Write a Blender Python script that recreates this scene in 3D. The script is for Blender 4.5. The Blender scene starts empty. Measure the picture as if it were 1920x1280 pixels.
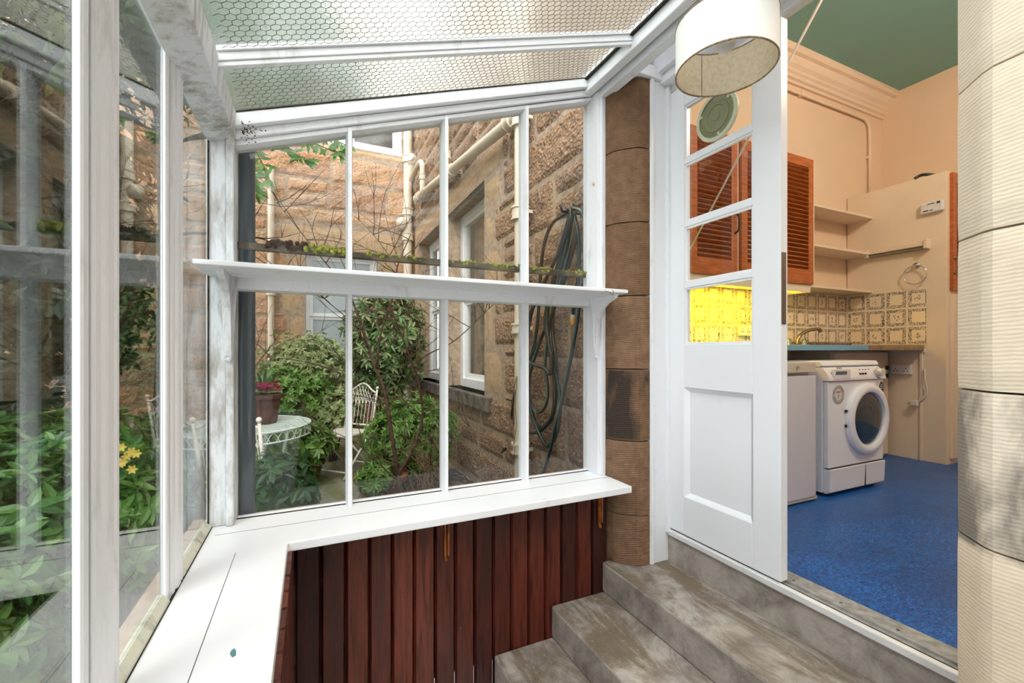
import bpy, math, random
from mathutils import Vector, noise
R = math.radians
PI = math.pi
# ------------------------------------------------------------------ camera, sky, exposure
sc = bpy.context.scene
COL = sc.collection
F = 820.0; HOR = 656.0; CX = 960.0; CZ = 0.92; YAW = R(24.75)
cd = bpy.data.cameras.new('camera'); cam = bpy.data.objects.new('camera', cd); COL.objects.link(cam)
cam.location = (0, 0, CZ); cam.rotation_euler = (R(90), 0, -YAW)
cd.sensor_width = 36; cd.lens = 36*F/1920; cd.shift_y = (HOR-640)/1920; cd.clip_start = .02; cd.clip_end = 200
sc.camera = cam
w = bpy.data.worlds.new('sky'); sc.world = w; w.use_nodes = True
nt = w.node_tree; nt.nodes.clear()
wo = nt.nodes.new('ShaderNodeOutputWorld'); bg = nt.nodes.new('ShaderNodeBackground')
tc = nt.nodes.new('ShaderNodeTexCoord'); sx = nt.nodes.new('ShaderNodeSeparateXYZ'); cr = nt.nodes.new('ShaderNodeValToRGB')
nt.links.new(tc.outputs['Generated'], sx.inputs[0]); nt.links.new(sx.outputs['Z'], cr.inputs[0]); nt.links.new(cr.outputs[0], bg.inputs[0])
cr.color_ramp.elements[0].position = 0; cr.color_ramp.elements[0].color = (.90, .94, 1.0, 1)
cr.color_ramp.elements[1].position = .8; cr.color_ramp.elements[1].color = (1, 1.0, 1.0, 1)
bg.inputs[1].default_value = 2.3
nt.links.new(bg.outputs[0], wo.inputs[0])
sl = bpy.data.lights.new('sun', 'SUN'); sl.energy = 1.3; sl.angle = R(50); sl.color = (1, .97, .92)
so = bpy.data.objects.new('sun', sl); COL.objects.link(so); so.rotation_euler = (R(38), R(-22), 0)
sc.view_settings.view_transform = 'Standard'; sc.view_settings.look = 'None'
sc.view_settings.gamma = 1; sc.view_settings.use_curve_mapping = False
sc.view_settings.exposure = 0.95
try:
    sc.cycles.max_bounces = 14; sc.cycles.transparent_max_bounces = 24; sc.cycles.transmission_bounces = 12
    sc.cycles.sample_clamp_indirect = 8
except Exception: pass

# ------------------------------------------------------------------ sight-line measuring helpers (points on real planes)
_c, _s = math.cos(YAW), math.sin(YAW)
def _ray(x, y):
    l = (x-CX)/F
    return (l*_c+_s, -l*_s+_c, (HOR-y)/F)
def onX(x, y, v): r = _ray(x, y); t = v/r[0]; return Vector((v, r[1]*t, CZ+r[2]*t))
def onY(x, y, v): r = _ray(x, y); t = v/r[1]; return Vector((r[0]*t, v, CZ+r[2]*t))

# ------------------------------------------------------------------ mesh builder
class MB:
    def __init__(s): s.v = []; s.f = []; s.uv = {}
    def add(s, vs, fs):
        b = len(s.v); s.v += [tuple(p) for p in vs]; s.f += [tuple(i+b for i in f) for f in fs]; return s
    def box(s, a, b):
        x0, x1 = sorted((a[0], b[0])); y0, y1 = sorted((a[1], b[1])); z0, z1 = sorted((a[2], b[2]))
        return s.add([(x0,y0,z0),(x1,y0,z0),(x1,y1,z0),(x0,y1,z0),(x0,y0,z1),(x1,y0,z1),(x1,y1,z1),(x0,y1,z1)],
                     [(0,3,2,1),(4,5,6,7),(0,1,5,4),(1,2,6,5),(2,3,7,6),(3,0,4,7)])
    def prism(s, poly, fn):          # poly: 2D list; fn(p, t) -> 3D for t=0,1
        n = len(poly); vs = [fn(p, 0) for p in poly]+[fn(p, 1) for p in poly]
        fs = [tuple(range(n-1, -1, -1)), tuple(range(n, 2*n))]+[(i, (i+1) % n, n+(i+1) % n, n+i) for i in range(n)]
        return s.add(vs, fs)
    def beam(s, a, b, wu, wv, up=(0,0,1)):
        a = Vector(a); b = Vector(b); d = (b-a).normalized(); up = Vector(up)
        u = d.cross(up).normalized(); v = u.cross(d).normalized(); u *= wu/2; v *= wv/2
        return s.add([a-u-v, a+u-v, a+u+v, a-u+v, b-u-v, b+u-v, b+u+v, b-u+v],
                     [(0,3,2,1),(4,5,6,7),(0,1,5,4),(1,2,6,5),(2,3,7,6),(3,0,4,7)])
    def tube(s, pts, r, n=8, closed=False, taper=None):
        pts = [Vector(p) for p in pts]; m = len(pts); rings = []
        prev = None
        for i, p in enumerate(pts):
            if closed: d = pts[(i+1) % m]-pts[i-1]
            else: d = pts[min(i+1, m-1)]-pts[max(i-1, 0)]
            if d.length < 1e-9: d = Vector((0,0,1))
            d.normalize()
            if prev is None:
                a = Vector((0,0,1)) if abs(d.z) < .9 else Vector((1,0,0)); u = d.cross(a).normalized()
            else:
                u = (prev-d*prev.dot(d)); u = u.normalized() if u.length > 1e-6 else d.orthogonal().normalized()
            prev = u; v = d.cross(u); rr = r if taper is None else r+(taper-r)*i/(m-1)
            rings.append([p+(u*math.cos(2*PI*k/n)+v*math.sin(2*PI*k/n))*rr for k in range(n)])
        vs = [q for g in rings for q in g]; fs = []
        for i in range(m if closed else m-1):
            j = (i+1) % m
            for k in range(n): fs.append((i*n+k, i*n+(k+1) % n, j*n+(k+1) % n, j*n+k))
        if not closed: fs += [tuple(range(n-1, -1, -1)), tuple(range((m-1)*n, m*n))]
        return s.add(vs, fs)
    def lathe(s, prof, c, axis='z', n=32, caps=True):   # prof: (r, h)
        c = Vector(c); vs = []
        for r, h in prof:
            for k in range(n):
                a = 2*PI*k/n; x, y = r*math.cos(a), r*math.sin(a)
                vs.append(c+(Vector((x,y,h)) if axis == 'z' else Vector((x,h,y)) if axis == 'y' else Vector((h,x,y))))
        m = len(prof); fs = []
        for i in range(m-1):
            for k in range(n): fs.append((i*n+k, i*n+(k+1) % n, (i+1)*n+(k+1) % n, (i+1)*n+k))
        if caps: fs += [tuple(range(n-1, -1, -1)), tuple(range((m-1)*n, m*n))]
        return s.add(vs, fs)
    def ball(s, c, r, n=10):
        return s.lathe([(max(1e-4, r*math.sin(PI*i/n)), -r*math.cos(PI*i/n)) for i in range(n+1)], c, 'z', n)
    def build(s, name, mat, parent=None, bevel=0, smooth=False, **tags):
        me = bpy.data.meshes.new(name); me.from_pydata(s.v, [], s.f)
        o = bpy.data.objects.new(name, me); COL.objects.link(o)
        if mat: me.materials.append(mat)
        if smooth:
            me.polygons.foreach_set('use_smooth', [True]*len(me.polygons))
        import bmesh
        bm = bmesh.new(); bm.from_mesh(me); bmesh.ops.recalc_face_normals(bm, faces=bm.faces); bm.to_mesh(me); bm.free()
        if bevel:
            m = o.modifiers.new('edge', 'BEVEL'); m.width = bevel; m.segments = 2; m.limit_method = 'ANGLE'; m.angle_limit = R(40)
        if smooth == 2:
            m = o.modifiers.new('auto', 'EDGE_SPLIT'); m.split_angle = R(40)
        if parent is not None:
            o.parent = parent; o.matrix_parent_inverse = parent.matrix_world.inverted() if parent.matrix_world != I4 else I4
        for k, v in tags.items(): o[k] = v
        return o
from mathutils import Matrix
I4 = Matrix.Identity(4)
def tag(o, label=None, cat=None, group=None, kind=None):
    if label: o['label'] = label
    if cat: o['category'] = cat
    if group: o['group'] = group
    if kind: o['kind'] = kind
    return o
def empty(name, loc, label=None, cat=None, group=None, kind=None):
    o = bpy.data.objects.new(name, None); COL.objects.link(o); o.location = loc; o.matrix_world = Matrix.Translation(loc)
    o.empty_display_size = .05
    return tag(o, label, cat, group, kind)
def arc(c, r, a0, a1, n, ax):  # points of an arc; ax = two axis vectors
    u, v = Vector(ax[0]), Vector(ax[1]); c = Vector(c)
    return [c+u*r*math.cos(R(a0+(a1-a0)*i/n))+v*r*math.sin(R(a0+(a1-a0)*i/n)) for i in range(n+1)]
def smooth_path(pts, k=6):     # Catmull-Rom
    pts = [Vector(p) for p in pts]; P = [pts[0]]+pts+[pts[-1]]; out = []
    for i in range(1, len(P)-2):
        for j in range(k):
            t = j/k; a, b, c, d = P[i-1], P[i], P[i+1], P[i+2]
            out.append(.5*((2*b)+(c-a)*t+(2*a-5*b+4*c-d)*t*t+(-a+3*b-3*c+d)*t**3))
    return out+[pts[-1]]

# ------------------------------------------------------------------ materials
def newmat(name):
    m = bpy.data.materials.new(name); m.use_nodes = True; t = m.node_tree; t.nodes.clear()
    o = t.nodes.new('ShaderNodeOutputMaterial'); return m, t, o
def nd(t, k, **kw):
    n = t.nodes.new(k)
    for a, b in kw.items(): setattr(n, a, b)
    return n
def setin(t, sock, v):
    if isinstance(v, bpy.types.NodeSocket): t.links.new(v, sock)
    elif isinstance(v, tuple) and len(v) == 3: sock.default_value = (*v, 1)
    else: sock.default_value = v
def math_(t, op, a, b=None, c=None):
    n = nd(t, 'ShaderNodeMath', operation=op)
    setin(t, n.inputs[0], a)
    if b is not None: setin(t, n.inputs[1], b)
    if c is not None: setin(t, n.inputs[2], c)
    return n.outputs[0]
def mixc(t, f, a, b, mode='MIX'):
    n = nd(t, 'ShaderNodeMix', data_type='RGBA', blend_type=mode)
    setin(t, n.inputs[0], f); setin(t, n.inputs[6], a); setin(t, n.inputs[7], b); return n.outputs[2]
def ramp(t, f, stops):
    n = nd(t, 'ShaderNodeValToRGB'); e = n.color_ramp.elements
    while len(e) < len(stops): e.new(.5)
    for i, (p, c) in enumerate(stops):
        e[i].position = p; e[i].color = (*c, 1) if isinstance(c, tuple) else (c, c, c, 1)
    setin(t, n.inputs[0], f); return n.outputs[0]
def coords(t, scale=(1,1,1), rot=(0,0,0)):
    g = nd(t, 'ShaderNodeNewGeometry'); m = nd(t, 'ShaderNodeMapping'); t.links.new(g.outputs['Position'], m.inputs[0])
    m.inputs['Scale'].default_value = scale; m.inputs['Rotation'].default_value = rot; return m.outputs[0]
def noise_(t, vec, sc_, det=4, rough=.55, dist=0):
    n = nd(t, 'ShaderNodeTexNoise'); t.links.new(vec, n.inputs['Vector']); n.inputs['Scale'].default_value = sc_
    n.inputs['Detail'].default_value = det; n.inputs['Roughness'].default_value = rough; n.inputs['Distortion'].default_value = dist
    return n.outputs['Fac']
def bump(t, h, st=.4, d=.01):
    n = nd(t, 'ShaderNodeBump'); n.inputs['Strength'].default_value = st; n.inputs['Distance'].default_value = d
    t.links.new(h, n.inputs['Height']); return n.outputs[0]
def bsdf(t, o, col, rough=.5, metal=0, nrm=None, spec=.5, **kw):
    b = nd(t, 'ShaderNodeBsdfPrincipled'); setin(t, b.inputs['Base Color'], col); setin(t, b.inputs['Roughness'], rough)
    b.inputs['Metallic'].default_value = metal; b.inputs['Specular IOR Level'].default_value = spec
    if nrm: t.links.new(nrm, b.inputs['Normal'])
    for k, v in kw.items(): setin(t, b.inputs[k.replace('_', ' ')], v)
    t.links.new(b.outputs[0], o.inputs[0]); return b
def plain(name, col, rough=.5, metal=0, var=.06, sc_=8, bs=0, spec=.5):
    m, t, o = newmat(name); p = coords(t); n = noise_(t, p, sc_, 5)
    c2 = tuple(max(0, x*(1-var*2)) for x in col); c1 = tuple(min(1, x*(1+var)) for x in col)
    c = ramp(t, n, [(.3, c2), (.7, c1)])
    bsdf(t, o, c, rough, metal, bump(t, noise_(t, p, sc_*12, 3), bs, .003) if bs else None, spec); return m
def painted(name, col, dirt, amount=.55, sc_=9, rough=.42):
    m, t, o = newmat(name); p = coords(t); ps = coords(t, (1, 1, .25))
    n1 = noise_(t, ps, sc_*2.5, 8, .7); n2 = noise_(t, p, sc_*.5, 4)
    k = math_(t, 'ADD', math_(t, 'MULTIPLY', n1, .75), math_(t, 'MULTIPLY', n2, .35))
    f = ramp(t, k, [(amount, 0.), (amount+.12, .55), (amount+.22, 1.)])
    c = mixc(t, f, col, dirt)
    bsdf(t, o, c, rough, 0, bump(t, n1, .12, .003)); return m
M = {}
M['white'] = painted('white_paint', (.83, .84, .875), (.50, .48, .45), .62, 7)
M['white_door'] = painted('white_door_gloss', (.85, .86, .895), (.62, .62, .62), .72, 5, .3)
M['white_dirty'] = painted('weathered_white_paint', (.70, .72, .75), (.27, .24, .20), .50, 10, .6)
M['sill'] = painted('white_sill_paint', (.87, .88, .91), (.55, .54, .50), .66, 4, .38)
M['putty'] = painted('old_putty', (.66, .66, .55), (.22, .22, .16), .55, 12, .7)
M['ceil_board'] = painted('white_cobwebbed_board', (.68, .68, .69), (.45, .44, .43), .56, 12, .7)
M['slate_paint'] = painted('slate_blue_paint', (.07, .095, .125), (.36, .40, .42), .68, 14, .35)
M['cream_pipe'] = painted('cream_pipe_paint', (.68, .58, .44), (.36, .28, .2), .66, 5, .4)
M['iron_white'] = painted('cream_painted_iron', (.78, .74, .66), (.38, .2, .08), .60, 22, .5)
M['iron_mint'] = painted('pale_green_painted_iron', (.66, .76, .70), (.36, .15, .04), .60, 9, .5)
M['black'] = plain('black_plastic', (.015, .015, .016), .4)
M['chrome'] = plain('chrome', (.75, .74, .72), .12, 1, .03)
M['brass'] = plain('aged_brass', (.42, .28, .12), .3, 1, .1)
M['alu'] = plain('aluminium_strip', (.66, .65, .64), .38, 0.35, .12, 30)
M['appliance'] = plain('white_enamel', (.84, .84, .90), .28, 0, .01)
M['appl_grey'] = plain('warm_white_plastic', (.80, .77, .80), .35, 0, .01)
M['fridge'] = plain('pinkish_white_enamel', (.68, .66, .70), .35, 0, .02)
M['fridge_trim'] = plain('cream_trim_plastic', (.62, .55, .45), .4, 0, .03)
M['cream_wall'] = plain('cream_wall_paint', (.78, .59, .42), .6, 0, .02, 2)
M['cream_gloss'] = plain('cream_gloss_paint', (.80, .64, .48), .4, 0, .03, 3)
M['green_ceiling'] = plain('green_ceiling_paint', (.20, .43, .41), .6, 0, .03, 2)
M['blue_top'] = plain('blue_worktop', (.15, .36, .54), .3, 0, .04)
M['brown_top'] = plain('brown_marbled_worktop', (.30, .20, .12), .35, 0, .35, 14)
M['marble_up'] = plain('marbled_upstand', (.30, .22, .18), .4, 0, .35, 20)
M['alu_dark'] = plain('dark_drum_steel', (.10, .14, .18), .3, 0, .1, 30)
M['socket'] = plain('socket_plastic', (.70, .62, .55), .35, 0, .01)
M['hose'] = plain('dark_green_hose', (.016, .03, .026), .25, 0, .2, 30)
M['hose_stripe'] = plain('pale_green_stripe', (.13, .24, .17), .4, 0, .1)
M['orange_plastic'] = plain('orange_plastic', (.9, .36, .02), .35)
M['rope'] = plain('white_cord', (.93, .92, .90), .7)
M['terracotta'] = plain('terracotta', (.30, .10, .045), .75, 0, .2, 14, .3)
M['brown_pot'] = plain('dark_terracotta', (.11, .045, .032), .8, 0, .3, 16, .4)
M['purple_pot'] = plain('mauve_pot_glaze', (.16, .10, .14), .5, 0, .1)
M['soil'] = plain('dark_soil', (.03, .02, .014), .95, 0, .4, 30, .6)
M['bark'] = plain('reddish_bark', (.11, .055, .035), .8, 0, .35, 40, .5)
M['bark_dark'] = plain('dark_bark', (.05, .035, .025), .85, 0, .35, 40, .5)
M['dry'] = plain('dry_stems', (.30, .19, .11), .8, 0, .3, 30)
M['white_frame'] = plain('white_sash_paint', (.78, .78, .76), .4, 0, .04)
M['frost'] = plain('frosted_pane', (.42, .47, .48), .18, 0, .08, 3)
M['dark_pane'] = plain('dark_window_room', (.10, .09, .08), .12, 0, .3, 2)
M['curtain'] = plain('brown_curtain', (.24, .16, .10), .7, 0, .3, 6)
M['orange_wood'] = plain('orange_varnished_wood', (.42, .12, .02), .3, 0, .3, 25)
M['debris'] = plain('leaf_debris', (.07, .035, .02), .9, 0, .4, 60)
M['moss'] = plain('bright_moss', (.33, .34, .05), .95, 0, .4, 60, .8)
M['wet_wood'] = plain('wet_dark_timber', (.12, .09, .055), .6, 0, .5, 14)
M['screw'] = plain('screw_head', (.25, .22, .18), .5, 1)
M['red_ink'] = plain('red_ink', (.5, .05, .06), .5)
M['dark_ink'] = plain('dark_ink', (.05, .05, .06), .5)
M['sticker'] = plain('white_sticker', (.72, .70, .70), .4)
M['grey_sign'] = plain('grey_enamel_ring', (.45, .45, .47), .4)

def mat_glass(name, tint=(.95, .97, .96), ior=1.5, rough=0.0, bumpy=0):
    m, t, o = newmat(name); g = nd(t, 'ShaderNodeNewGeometry')
    fr = nd(t, 'ShaderNodeFresnel'); k = nd(t, 'ShaderNodeMix', data_type='FLOAT')
    t.links.new(g.outputs['Backfacing'], k.inputs[0]); k.inputs[2].default_value = ior; k.inputs[3].default_value = 1/ior
    t.links.new(k.outputs[0], fr.inputs['IOR'])
    tr = nd(t, 'ShaderNodeBsdfTransparent'); tr.inputs[0].default_value = (*tint, 1)
    gl = nd(t, 'ShaderNodeBsdfGlossy'); gl.inputs['Roughness'].default_value = rough
    if bumpy:
        b = bump(t, noise_(t, coords(t), 3, 2), .25, bumpy); t.links.new(b, gl.inputs['Normal'])
    mx = nd(t, 'ShaderNodeMixShader'); t.links.new(fr.outputs[0], mx.inputs[0]); t.links.new(tr.outputs[0], mx.inputs[1]); t.links.new(gl.outputs[0], mx.inputs[2])
    t.links.new(mx.outputs[0], o.inputs[0]); return m
M['glass'] = mat_glass('window_glass', (.97, .98, .975), ior=1.42, bumpy=.002)
def mat_rough_glass():
    m, t, o = newmat('textured_wired_glass')
    r = nd(t, 'ShaderNodeBsdfRefraction'); r.inputs['Color'].default_value = (.965, .985, .975, 1); r.inputs['IOR'].default_value = 1.25; r.inputs['Roughness'].default_value = .24
    v = nd(t, 'ShaderNodeTexVoronoi'); v.inputs['Scale'].default_value = 160; t.links.new(coords(t), v.inputs['Vector'])
    b = bump(t, v.outputs['Distance'], .3, .0015); t.links.new(b, r.inputs['Normal'])
    tr = nd(t, 'ShaderNodeBsdfTransparent'); tr.inputs[0].default_value = (.96, .98, .97, 1)
    mx = nd(t, 'ShaderNodeMixShader'); mx.inputs[0].default_value = .12; t.links.new(r.outputs[0], mx.inputs[1]); t.links.new(tr.outputs[0], mx.inputs[2])
    g = nd(t, 'ShaderNodeBsdfGlossy'); g.inputs['Roughness'].default_value = .2; t.links.new(b, g.inputs['Normal'])
    m2 = nd(t, 'ShaderNodeMixShader'); m2.inputs[0].default_value = .05; t.links.new(mx.outputs[0], m2.inputs[1]); t.links.new(g.outputs[0], m2.inputs[2])
    tl = nd(t, 'ShaderNodeBsdfTranslucent'); tl.inputs[0].default_value = (.9, .97, .93, 1)
    m3 = nd(t, 'ShaderNodeMixShader'); m3.inputs[0].default_value = .05; t.links.new(m2.outputs[0], m3.inputs[1]); t.links.new(tl.outputs[0], m3.inputs[2])
    t.links.new(m3.outputs[0], o.inputs[0]); return m
M['roofglass'] = mat_rough_glass()
M['wire'] = plain('rusty_wire', (.12, .12, .10), .6)
M['grime'] = plain('black_grime', (.035, .03, .022), .95, 0, .5, 40)
M['side_glass'] = mat_glass('side_window_glass', (.95, .97, .965), ior=1.85)
def mat_emit(name, col, st):
    m, t, o = newmat(name); e = nd(t, 'ShaderNodeEmission'); e.inputs[0].default_value = (*col, 1); e.inputs[1].default_value = st
    t.links.new(e.outputs[0], o.inputs[0]); return m
def mat_stone(name, cols, soot=.3, bsc=60, rough=.85, bst=.5, pit=0):
    m, t, o = newmat(name); g = nd(t, 'ShaderNodeNewGeometry'); p = coords(t)
    base = ramp(t, g.outputs['Random Per Island'], [(i/(len(cols)-1), c) for i, c in enumerate(cols)])
    n1 = noise_(t, p, 5, 6, .6, .3); n2 = noise_(t, p, 38, 5, .6)
    c = mixc(t, .55, base, ramp(t, n2, [(.3, tuple(x*.55 for x in cols[0])), (.5, cols[len(cols)//2]), (.75, tuple(min(1, x*1.25) for x in cols[-1]))]), 'MIX')
    c = mixc(t, ramp(t, n1, [(.56, 0.), (.74, soot)]), c, (.035, .03, .028))
    h = math_(t, 'ADD', noise_(t, p, bsc, 4, .6), math_(t, 'MULTIPLY', n1, .6))
    if pit:
        v = nd(t, 'ShaderNodeTexVoronoi'); v.inputs['Scale'].default_value = 42; t.links.new(coords(t), v.inputs['Vector'])
        n4 = noise_(t, p, 75, 3, .7)
        c = mixc(t, ramp(t, n4, [(.50, 0.), (.62, pit)]), c, tuple(x*.30 for x in cols[0]))
        c = mixc(t, ramp(t, noise_(t, p, 24, 4, .7, 1.), [(.55, 0.), (.68, .5)]), c, tuple(min(1, x*1.35) for x in cols[-1]))
        h = math_(t, 'ADD', h, math_(t, 'MULTIPLY', v.outputs['Distance'], .8))
    bsdf(t, o, c, rough, 0, bump(t, h, bst, .02), .2); return m
M['rubble_orange'] = mat_stone('orange_rubble_stone', [(.44, .19, .075), (.58, .29, .13), (.60, .40, .24), (.52, .22, .12), (.26, .21, .16)], .4, 60, .85, .6, .40)
M['rubble_tan'] = mat_stone('tan_rubble_stone', [(.34, .20, .11), (.44, .27, .15), (.30, .19, .12), (.48, .31, .18)], .9, 45, .85, .9, .75)
M['dressed'] = mat_stone('dressed_sandstone', [(.44, .30, .17), (.52, .36, .21), (.47, .31, .18)], .35, 130, .8, .35)
M['mortar'] = plain('sandy_mortar', (.42, .31, .21), .9, 0, .2, 20, .4)
M['sill_stone'] = plain('sooty_sill_stone', (.13, .11, .085), .9, 0, .4, 10, .5)
def mat_tooled(name, cols, dark, lo, hi, strength=.6, wk=.34, nk=.65, bs=.45):
    # droved ashlar: fine horizontal tooling lines, one sooty course
    m, t, o = newmat(name); g = nd(t, 'ShaderNodeNewGeometry'); p = coords(t)
    base = ramp(t, g.outputs['Random Per Island'], [(i/(len(cols)-1), c) for i, c in enumerate(cols)])
    n2 = noise_(t, p, 22, 6, .65); n3 = noise_(t, coords(t, (1, 1, .35)), 7, 5, .6, .5)
    c = mixc(t, ramp(t, n2, [(.3, nk), (.7, 0.)]), base, tuple(x*.4 for x in cols[0]))
    s = nd(t, 'ShaderNodeSeparateXYZ'); t.links.new(p, s.inputs[0])
    z = s.outputs['Z']
    band = math_(t, 'MULTIPLY', ramp(t, math_(t, 'SUBTRACT', z, lo), [(0., 0.), (.012, 1.)]), ramp(t, math_(t, 'SUBTRACT', hi, z), [(0., 0.), (.012, 1.)]))
    sootf = math_(t, 'MULTIPLY', band, ramp(t, n3, [(.40, 0.), (.56, strength)]))
    c = mixc(t, sootf, c, dark)
    wv = nd(t, 'ShaderNodeTexWave', wave_type='BANDS', bands_direction='Z'); t.links.new(coords(t, (1, 1, 1), (R(4), R(3), 0)), wv.inputs['Vector'])
    wv.inputs['Scale'].default_value = 34; wv.inputs['Distortion'].default_value = 2.2; wv.inputs['Detail'].default_value = 3; wv.inputs['Detail Scale'].default_value = 1.5
    c = mixc(t, math_(t, 'MULTIPLY', math_(t, 'SUBTRACT', 1., wv.outputs['Fac']), wk), c, tuple(x*.45 for x in cols[0]))
    h = math_(t, 'ADD', wv.outputs['Fac'], math_(t, 'MULTIPLY', n2, .8))
    bsdf(t, o, c, .8, 0, bump(t, h, bs, .0035), .2); return m
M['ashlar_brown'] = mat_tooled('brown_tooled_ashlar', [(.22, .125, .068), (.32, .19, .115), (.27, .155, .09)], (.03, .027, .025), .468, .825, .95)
M['ashlar_cream_lit'] = mat_tooled('lit_cream_tooled_ashlar', [(.90, .74, .56), (.93, .80, .65), (.91, .77, .60)], (.15, .13, .12), .45, .83, .8, .10, .14, .16)  # cream stone, colour lifted to carry the strong light on the jamb
def mat_concrete(name, a, b, moss):
    m, t, o = newmat(name); p = coords(t)
    n1 = noise_(t, p, 7, 8, .65, .4); n2 = noise_(t, p, 60, 4); n3 = noise_(t, coords(t, (1, .35, 1)), 5, 6, .7, .6)
    c = ramp(t, n1, [(.35, a), (.6, b)])
    g = nd(t, 'ShaderNodeNewGeometry'); s = nd(t, 'ShaderNodeSeparateXYZ'); t.links.new(g.outputs['Normal'], s.inputs[0])
    top = ramp(t, s.outputs['Z'], [(.5, 0.), (.9, 1.)])
    c = mixc(t, math_(t, 'MULTIPLY', top, ramp(t, n3, [(.45, 0.), (.56, .85)])), c, moss)
    c = mixc(t, math_(t, 'MULTIPLY', top, ramp(t, n2, [(.60, 0.), (.72, .5)])), c, (.46, .43, .40))
    bsdf(t, o, c, .85, 0, bump(t, math_(t, 'ADD', n2, n1), .5, .006), .25); return m
M['concrete'] = mat_concrete('worn_step_concrete', (.215, .185, .165), (.43, .385, .345), (.165, .12, .078))
M['paving'] = mat_concrete('mossy_paving', (.16, .16, .12), (.24, .23, .17), (.13, .13, .035))
def mat_boards():
    m, t, o = newmat('mahogany_stained_boards'); g = nd(t, 'ShaderNodeNewGeometry')
    p = coords(t, (1, 1, .07)); n = noise_(t, p, 40, 6, .6, 1.5); n2 = noise_(t, coords(t), 120, 2)
    base = ramp(t, g.outputs['Random Per Island'], [(0., (.085, .014, .009)), (.35, (.16, .030, .017)), (.6, (.05, .010, .008)), (.8, (.12, .022, .013)), (1., (.23, .045, .022))])
    c = mixc(t, ramp(t, n, [(.35, .75), (.6, 0.)]), base, (.010, .004, .003))
    c = mixc(t, ramp(t, n2, [(.74, 0.), (.80, .5)]), c, (.35, .28, .24))
    bsdf(t, o, c, .33, 0, bump(t, n, .25, .003)); return m
M['boards'] = mat_boards()
def mat_orange_slats():
    m, t, o = newmat('orange_pine_varnish'); p = coords(t, (.15, .15, 1)); n = noise_(t, p, 60, 5, .6, .6)
    c = ramp(t, n, [(.3, (.30, .065, .012)), (.7, (.55, .15, .03))]); bsdf(t, o, c, .32, 0, None); return m
M['louvre'] = mat_orange_slats()
def mat_lino():
    m, t, o = newmat('blue_marbled_lino'); p = coords(t)
    n = noise_(t, p, 2.4, 6, .6, .8); n2 = noise_(t, coords(t, (1, 3, 1), (0, 0, .6)), 90, 4, .7, 1.); n3 = noise_(t, coords(t, (1, 1.6, 1), (0, 0, -.5)), 60, 6, .65, 1.)
    c = ramp(t, n3, [(.36, (.002, .04, .17)), (.5, (.002, .10, .42)), (.66, (.003, .24, .74))])
    c = mixc(t, ramp(t, n2, [(.58, 0.), (.66, .6)]), c, (.30, .46, .66))
    c = mixc(t, ramp(t, n, [(.4, .35), (.7, 0.)]), c, (.004, .03, .10))
    bsdf(t, o, c, ramp(t, n3, [(.3, .30), (.7, .42)]), 0, bump(t, n2, .06, .002), .5); return m
M['lino'] = mat_lino()
def mat_tiles():
    m, t, o = newmat('patterned_wall_tiles'); uv = nd(t, 'ShaderNodeUVMap'); s = nd(t, 'ShaderNodeSeparateXYZ'); t.links.new(uv.outputs[0], s.inputs[0])
    u, v = s.outputs['X'], s.outputs['Y']
    fu, fv = math_(t, 'FRACT', u), math_(t, 'FRACT', v)
    au = math_(t, 'ABSOLUTE', math_(t, 'SUBTRACT', fu, .5)); av = math_(t, 'ABSOLUTE', math_(t, 'SUBTRACT', fv, .5))
    d = math_(t, 'MAXIMUM', au, av)                           # 0 centre .. .5 edge
    band = math_(t, 'MULTIPLY', math_(t, 'GREATER_THAN', d, .29), math_(t, 'LESS_THAN', d, .455))
    vo = nd(t, 'ShaderNodeTexVoronoi', feature='DISTANCE_TO_EDGE'); vo.inputs['Scale'].default_value = 9; t.links.new(uv.outputs[0], vo.inputs['Vector'])
    no = nd(t, 'ShaderNodeTexNoise'); no.inputs['Scale'].default_value = 16; no.inputs['Detail'].default_value = 3; no.inputs['Distortion'].default_value = 2.; t.links.new(uv.outputs[0], no.inputs['Vector'])
    sq = math_(t, 'MAXIMUM', math_(t, 'LESS_THAN', vo.outputs['Distance'], .05), math_(t, 'GREATER_THAN', no.outputs['Fac'], .54))
    f1 = math_(t, 'MULTIPLY', band, sq)
    rad = math_(t, 'SQRT', math_(t, 'ADD', math_(t, 'POWER', au, 2.), math_(t, 'POWER', av, 2.)))
    par = math_(t, 'MODULO', math_(t, 'ADD', math_(t, 'FLOOR', u), math_(t, 'FLOOR', v)), 2.)
    vd = nd(t, 'ShaderNodeTexVoronoi'); vd.inputs['Scale'].default_value = 11; t.links.new(uv.outputs[0], vd.inputs['Vector'])
    f2 = math_(t, 'MULTIPLY', math_(t, 'MULTIPLY', math_(t, 'LESS_THAN', rad, .17), math_(t, 'LESS_THAN', vd.outputs['Distance'], .42)), math_(t, 'GREATER_THAN', par, .5))
    gr = math_(t, 'GREATER_THAN', d, .485)
    c = mixc(t, f1, (.86, .70, .50), (.07, .07, .10)); c = mixc(t, f2, c, (.20, .20, .24)); c = mixc(t, gr, c, (.80, .66, .52))
    bsdf(t, o, c, .18, 0, bump(t, math_(t, 'SUBTRACT', 1., gr), .3, .002)); return m
M['tiles'] = mat_tiles()
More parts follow.
